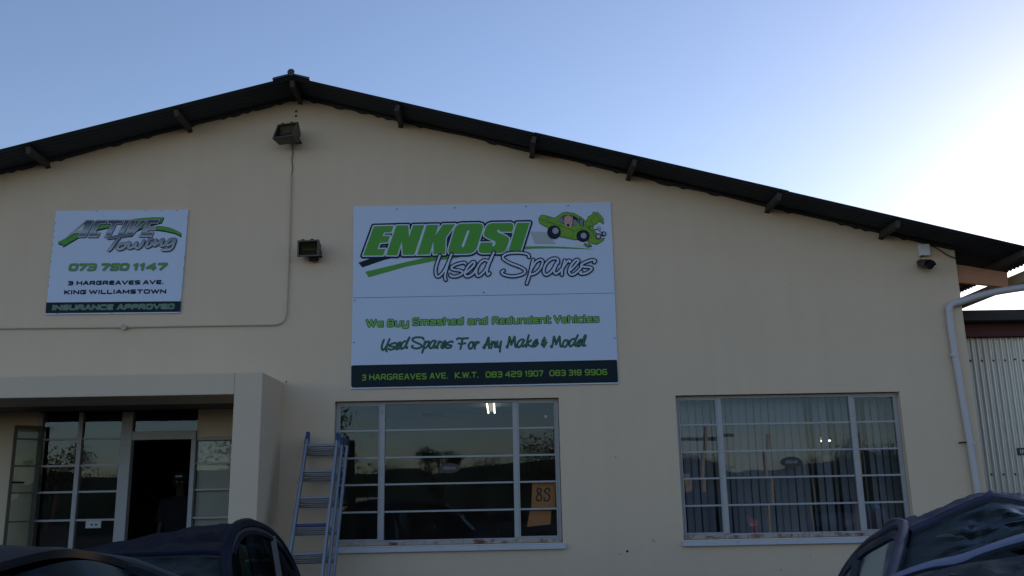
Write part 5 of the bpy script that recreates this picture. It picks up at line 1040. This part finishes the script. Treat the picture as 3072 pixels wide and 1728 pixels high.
# ================================================================== PERSON IN THE DOORWAY
def skin_person(label, loc, heading):
    root = thing('person', label, 'person'); root.location = loc; root.rotation_euler = (0, 0, heading)
    J = {'pel': (0, 0, .92, .15), 'waist': (0, 0, 1.08, .135), 'chest': (0, -.01, 1.32, .165), 'neck': (0, 0, 1.48, .06), 'head0': (0, -.01, 1.56, .07), 'head1': (0, -.02, 1.66, .095), 'head2': (0, -.01, 1.74, .07)}
    ed = [('pel', 'waist'), ('waist', 'chest'), ('chest', 'neck'), ('neck', 'head0'), ('head0', 'head1'), ('head1', 'head2')]
    for s_, n_ in ((1, 'l'), (-1, 'r')):
        J.update({n_+'sh': (s_*.19, 0, 1.42, .065), n_+'el': (s_*.25, .02, 1.14, .045), n_+'wr': (s_*.26, -.06, .90, .03), n_+'pa': (s_*.26, -.08, .82, .034), n_+'hip': (s_*.09, 0, .86, .10), n_+'kn': (s_*.11, -.01, .48, .062), n_+'an': (s_*.12, .01, .09, .042), n_+'to': (s_*.13, -.15, .04, .038)})
        ed += [('chest', n_+'sh'), (n_+'sh', n_+'el'), (n_+'el', n_+'wr'), (n_+'wr', n_+'pa'), ('pel', n_+'hip'), (n_+'hip', n_+'kn'), (n_+'kn', n_+'an'), (n_+'an', n_+'to')]
        for f in range(5):
            a = (f-2)*.012; nm = n_+'f%d' % f; nm2 = nm+'b'
            J[nm] = (s_*(.26-(.03 if f == 4 else 0)), -.085+a-(.03 if f == 4 else 0), .765+(.03 if f == 4 else 0), .009); J[nm2] = (s_*(.255-(.03 if f == 4 else 0)), -.10+a-(.02 if f == 4 else 0), .725+(.03 if f == 4 else 0)+.004*abs(f-1), .008); ed += [(n_+'pa', nm), (nm, nm2)]
    ks = list(J); me = bpy.data.meshes.new('body'); me.from_pydata([J[k][:3] for k in ks], [(ks.index(a), ks.index(b)) for a, b in ed], [])
    me.materials.append(M['skin_dark']); o = bpy.data.objects.new('body', me); link(o, root)
    sk = o.modifiers.new('skin', 'SKIN'); sk.use_smooth_shade = True
    for i, k in enumerate(ks): me.skin_vertices[0].data[i].radius = (J[k][3],)*2
    me.skin_vertices[0].data[0].use_root = True
    ss = o.modifiers.new('subsurf', 'SUBSURF'); ss.levels = 1; ss.render_levels = 2
    # clothes: loose shells round trunk and legs
    def shell(rings, name, m, n=18, th=.006):
        mb = MB(); mb.grid(lambda u, v: _sh(rings, u, v), len(rings)*2, n, 0, th); return mb.build(name, m, root, smooth=True)
    def _sh(rings, u, v):
        f = u*(len(rings)-1); i = min(int(f), len(rings)-2); t = f-i; a, b = rings[i], rings[i+1]; c = [a[k]*(1-t)+b[k]*t for k in range(5)]
        return (c[0]+c[3]*math.cos(2*math.pi*v), c[1]+c[4]*math.sin(2*math.pi*v), c[2])
    shell([(0, 0, .84, .20, .15), (0, 0, 1.05, .185, .145), (0, -.01, 1.30, .215, .16), (0, 0, 1.43, .20, .12), (0, 0, 1.475, .09, .08)], 'shirt', 'shirt_cloth')
    for s_ in (1, -1):
        shell([(s_*.19, 0, 1.44, .085, .085), (s_*.235, .01, 1.25, .075, .075), (s_*.25, .015, 1.16, .07, .07)], 'sleeve', 'shirt_cloth', 12)
        shell([(s_*.09, 0, .95, .13, .14), (s_*.10, 0, .70, .105, .115), (s_*.11, 0, .45, .09, .09), (s_*.12, .01, .08, .085, .09)], 'trouser_leg', 'cap_cloth', 14)
    mb = MB(); mb.grid(lambda u, v: (.108*math.cos(2*math.pi*v)*math.cos(u*1.5), -.015+.118*math.sin(2*math.pi*v)*math.cos(u*1.5), 1.695+.115*math.sin(u*1.5)), 8, 20, 0, -.004)
    mb.grid(lambda u, v: ((2*v-1)*.085, -.12-.075*u*(1-.5*(2*v-1)**2), 1.70-.012*u), 4, 8, 0, .005); mb.build('cap', 'cap_cloth', root, smooth=True)
    mb = MB(); mb.box(-.045, .045, -.136, -.131, 1.725, 1.75); mb.build('cap_badge', 'sign_silver', root)
    mb = MB(); mb.tube([(0, -.105, 1.665), (0, -.128, 1.635), (0, -.112, 1.62)], [.008, .014, .010], 8); mb.build('nose', 'skin_dark', root, smooth=True)
    for s_ in (1, -1):
        mb = MB(); mb.tube([(s_*.033, -.094, 1.668), (s_*.033, -.108, 1.668)], [.012, .006], 8); mb.build('eye', 'sign_silver', root)
        mb = MB(); mb.tube([(s_*.098, -.01, 1.68), (s_*.112, -.005, 1.655), (s_*.10, -.008, 1.625)], [.008, .014, .008], 8); mb.build('ear', 'skin_dark', root, smooth=True)
    mb = MB(); mb.tube([(-.026, -.098, 1.592), (0, -.106, 1.589), (.026, -.098, 1.592)], .006, 6); mb.build('mouth', 'cap_cloth', root)
    return root
q = P(380+470/4.53, 1300+700/4.53, 1.3)
skin_person('person in cap and dark clothes standing in the dark doorway', (q.x-.06, 2.2, q.z-1.62), 0)

# ================================================================== WHAT THE WINDOWS REFLECT: behind the camera
def tree(x, y, h, crw, seed, label, sparse=1.0, group='trees in a row across the yard'):
    rnd = random.Random(seed); z0 = ground_z(x, y); t = thing('tree', label, 'tree', group)
    mb = MB(); ct = h*.42; mb.tube([(x, y, z0-.1), (x+rnd.uniform(-.2, .2), y, z0+ct*.5), (x+rnd.uniform(-.3, .3), y, z0+ct), (x, y, z0+h*.8)], [h*.03, h*.024, h*.018, h*.004], 7)
    cl = []
    for k in range(9):
        a = rnd.uniform(0, 6.28); r = rnd.uniform(.2, .95)*crw; zz_ = z0+rnd.uniform(.42, .92)*h; c = Vector((x+r*math.cos(a), y+r*math.sin(a), zz_)); mb.tube([(x, y, z0+ct*rnd.uniform(.7, 1.2)), c], [h*.010, h*.003], 5); cl.append((c, rnd.uniform(.3, .6)*crw))
    mb.build('trunk', 'bark', t, smooth=True); vs = []; fs = []; ms = []
    for c, r in cl:
        for k in range(int(330*sparse)):
            p = Vector((rnd.gauss(0, .5), rnd.gauss(0, .5), rnd.gauss(0, .38)))*r+c; s_ = rnd.uniform(.06, .13)*(h/7)
            a = Vector((rnd.uniform(-1, 1), rnd.uniform(-1, 1), rnd.uniform(-1, 1))).normalized(); b = a.orthogonal().normalized(); k0 = len(vs)
            vs += [p-a*s_, p+b*s_*.6, p+a*s_, p-b*s_*.6]; fs.append((k0, k0+1, k0+2, k0+3)); ms.append(0 if rnd.random() < .6 else 1)
    m_ = MB(); m_.v = [tuple(v) for v in vs]; m_.f = fs; m_.m = ms; m_.build('crown', ['leaf_dark', 'leaf_mid'], t); return t
rr_ = random.Random(4)
names = ['broad dark tree', 'tall round-headed tree', 'low spreading tree', 'narrow upright tree']; ORD = ['first', 'second', 'third', 'fourth', 'fifth', 'sixth', 'seventh', 'eighth', 'ninth', 'tenth', 'eleventh', 'twelfth']; cnt = [0]*4
for i in range(26):
    x = -44+i*3.5+rr_.uniform(-1, 1); y = -58-rr_.uniform(0, 12); k = rr_.randrange(4); h = (5.6, 6.9, 4.9, 6.6)[k]*rr_.uniform(.85, 1.15)
    tree(x, y, h, h*(.48, .4, .6, .24)[k], i, ORD[cnt[k]]+' '+names[k]+' from the left in the row across the yard'); cnt[k] += 1
tree(-9, -27, 6.0, 2.6, 77, 'leaning tree behind the yard wall reflected in the porch glass', group=None)
# low scrub bank behind them
mb = MB(); 
def bank(u, v): 
    x = -160+320*u; return (x, -74-30*v, -1.4+(5.9+1.3*noise.noise(Vector((x*.05, 0, 0)))+.9*noise.noise(Vector((x*.3, v*3, 0))))*math.sin(math.pi*min(1, v*1.2+.02)*.5))
mb.grid(bank, 160, 12); tag(mb.build('scrub_hill', 'leaf_dark', None, smooth=True), kind='structure')
# sunlit low wall, pole, pickup and red car
t = thing('yard_wall', 'low sunlit ochre wall across the yard reflected in the windows', 'wall')
mb = MB(); mb.box(-13.5, -5.1, -50.3, -50, -1.2, 1.25); mb.build('wall_face', 'yellow_wall', t); mb = MB(); mb.box(-13.6, -5.0, -50.35, -49.95, 1.25, 1.36); mb.build('coping', 'sill_paint', t)
def pole(x, y, h, label, lean=0, r=.075, arm=True):
    t = thing('utility_pole', label, 'pole'); z0 = ground_z(x, y); mb = MB(); mb.tube([(x, y, z0-.2), (x+lean, y, z0+h)], [r, r*.8], 10); mb.build('post', 'yellow_wall', t)
    if not arm: return
    mb = MB(); mb.bar((x+lean-.8, y, z0+h-.4), (x+lean+.8, y, z0+h-.4), .08, .1); mb.build('crossarm', 'old_timber', t)
pole(7.6, -16.0, 3.1, 'pale timber pole across the yard, seen reflected near the middle of the blind window', .1, .075, False)
pole(5.6, -16.2, 3.5, 'taller leaning pale pole across the yard, seen reflected at left of the blind window', .35, .08)
pole(9.1, -16.5, 2.5, 'thin pale rod across the yard, seen reflected right of centre in the blind window', -.15, .028, False)
pole(10.2, -16.2, 3.2, 'thin pale mast across the yard, seen reflected at the right mullion of the blind window', .2, .03, False)
t = thing('leaning_board', 'pale yellow board standing across the yard, seen reflected in the lower left panes', 'board'); mb = MB(); mb.box(5.15, 5.62, -17.05, -17.0, ground_z(0, -17), 1.95); mb.build('sheet', 'yellow_wall', t)
for k, (x_, y_, h_, lb) in enumerate(((.9, -30, 1.5, 'dark silver'), (-1.4, -24, 1.35, 'black'), (13.2, -25, 1.4, 'dull grey'))):
    make_car('scrap_car', lb+' scrap car parked across the yard behind the viewer', place(x_, y_, ground_z(0, y_), rad(20+55*k)), ('silver_blue_paint', 'black_paint', 'bright_edge_paint')[k], None, L_=4.0, screen='car_glass', group='scrap cars across the yard')
TP = place(-5.9, -40, ground_z(0, -40), rad(86)); make_car('white_pickup', 'white pickup with rear canopy parked across the yard, seen reflected', TP, 'pickup_white', None, L_=4.6, W_=1.75, a_top=(.35, 1.6), c_top=(-1.9, 1.6), c_base=(-2.1, .98), screen='car_glass', cat='pickup')
TR = place(8.9, -27, ground_z(0, -27), rad(80)); make_car('red_car', 'red car parked across the yard, seen reflected in the blind window', TR, 'red_paint', None, L_=4.0, screen='car_glass')
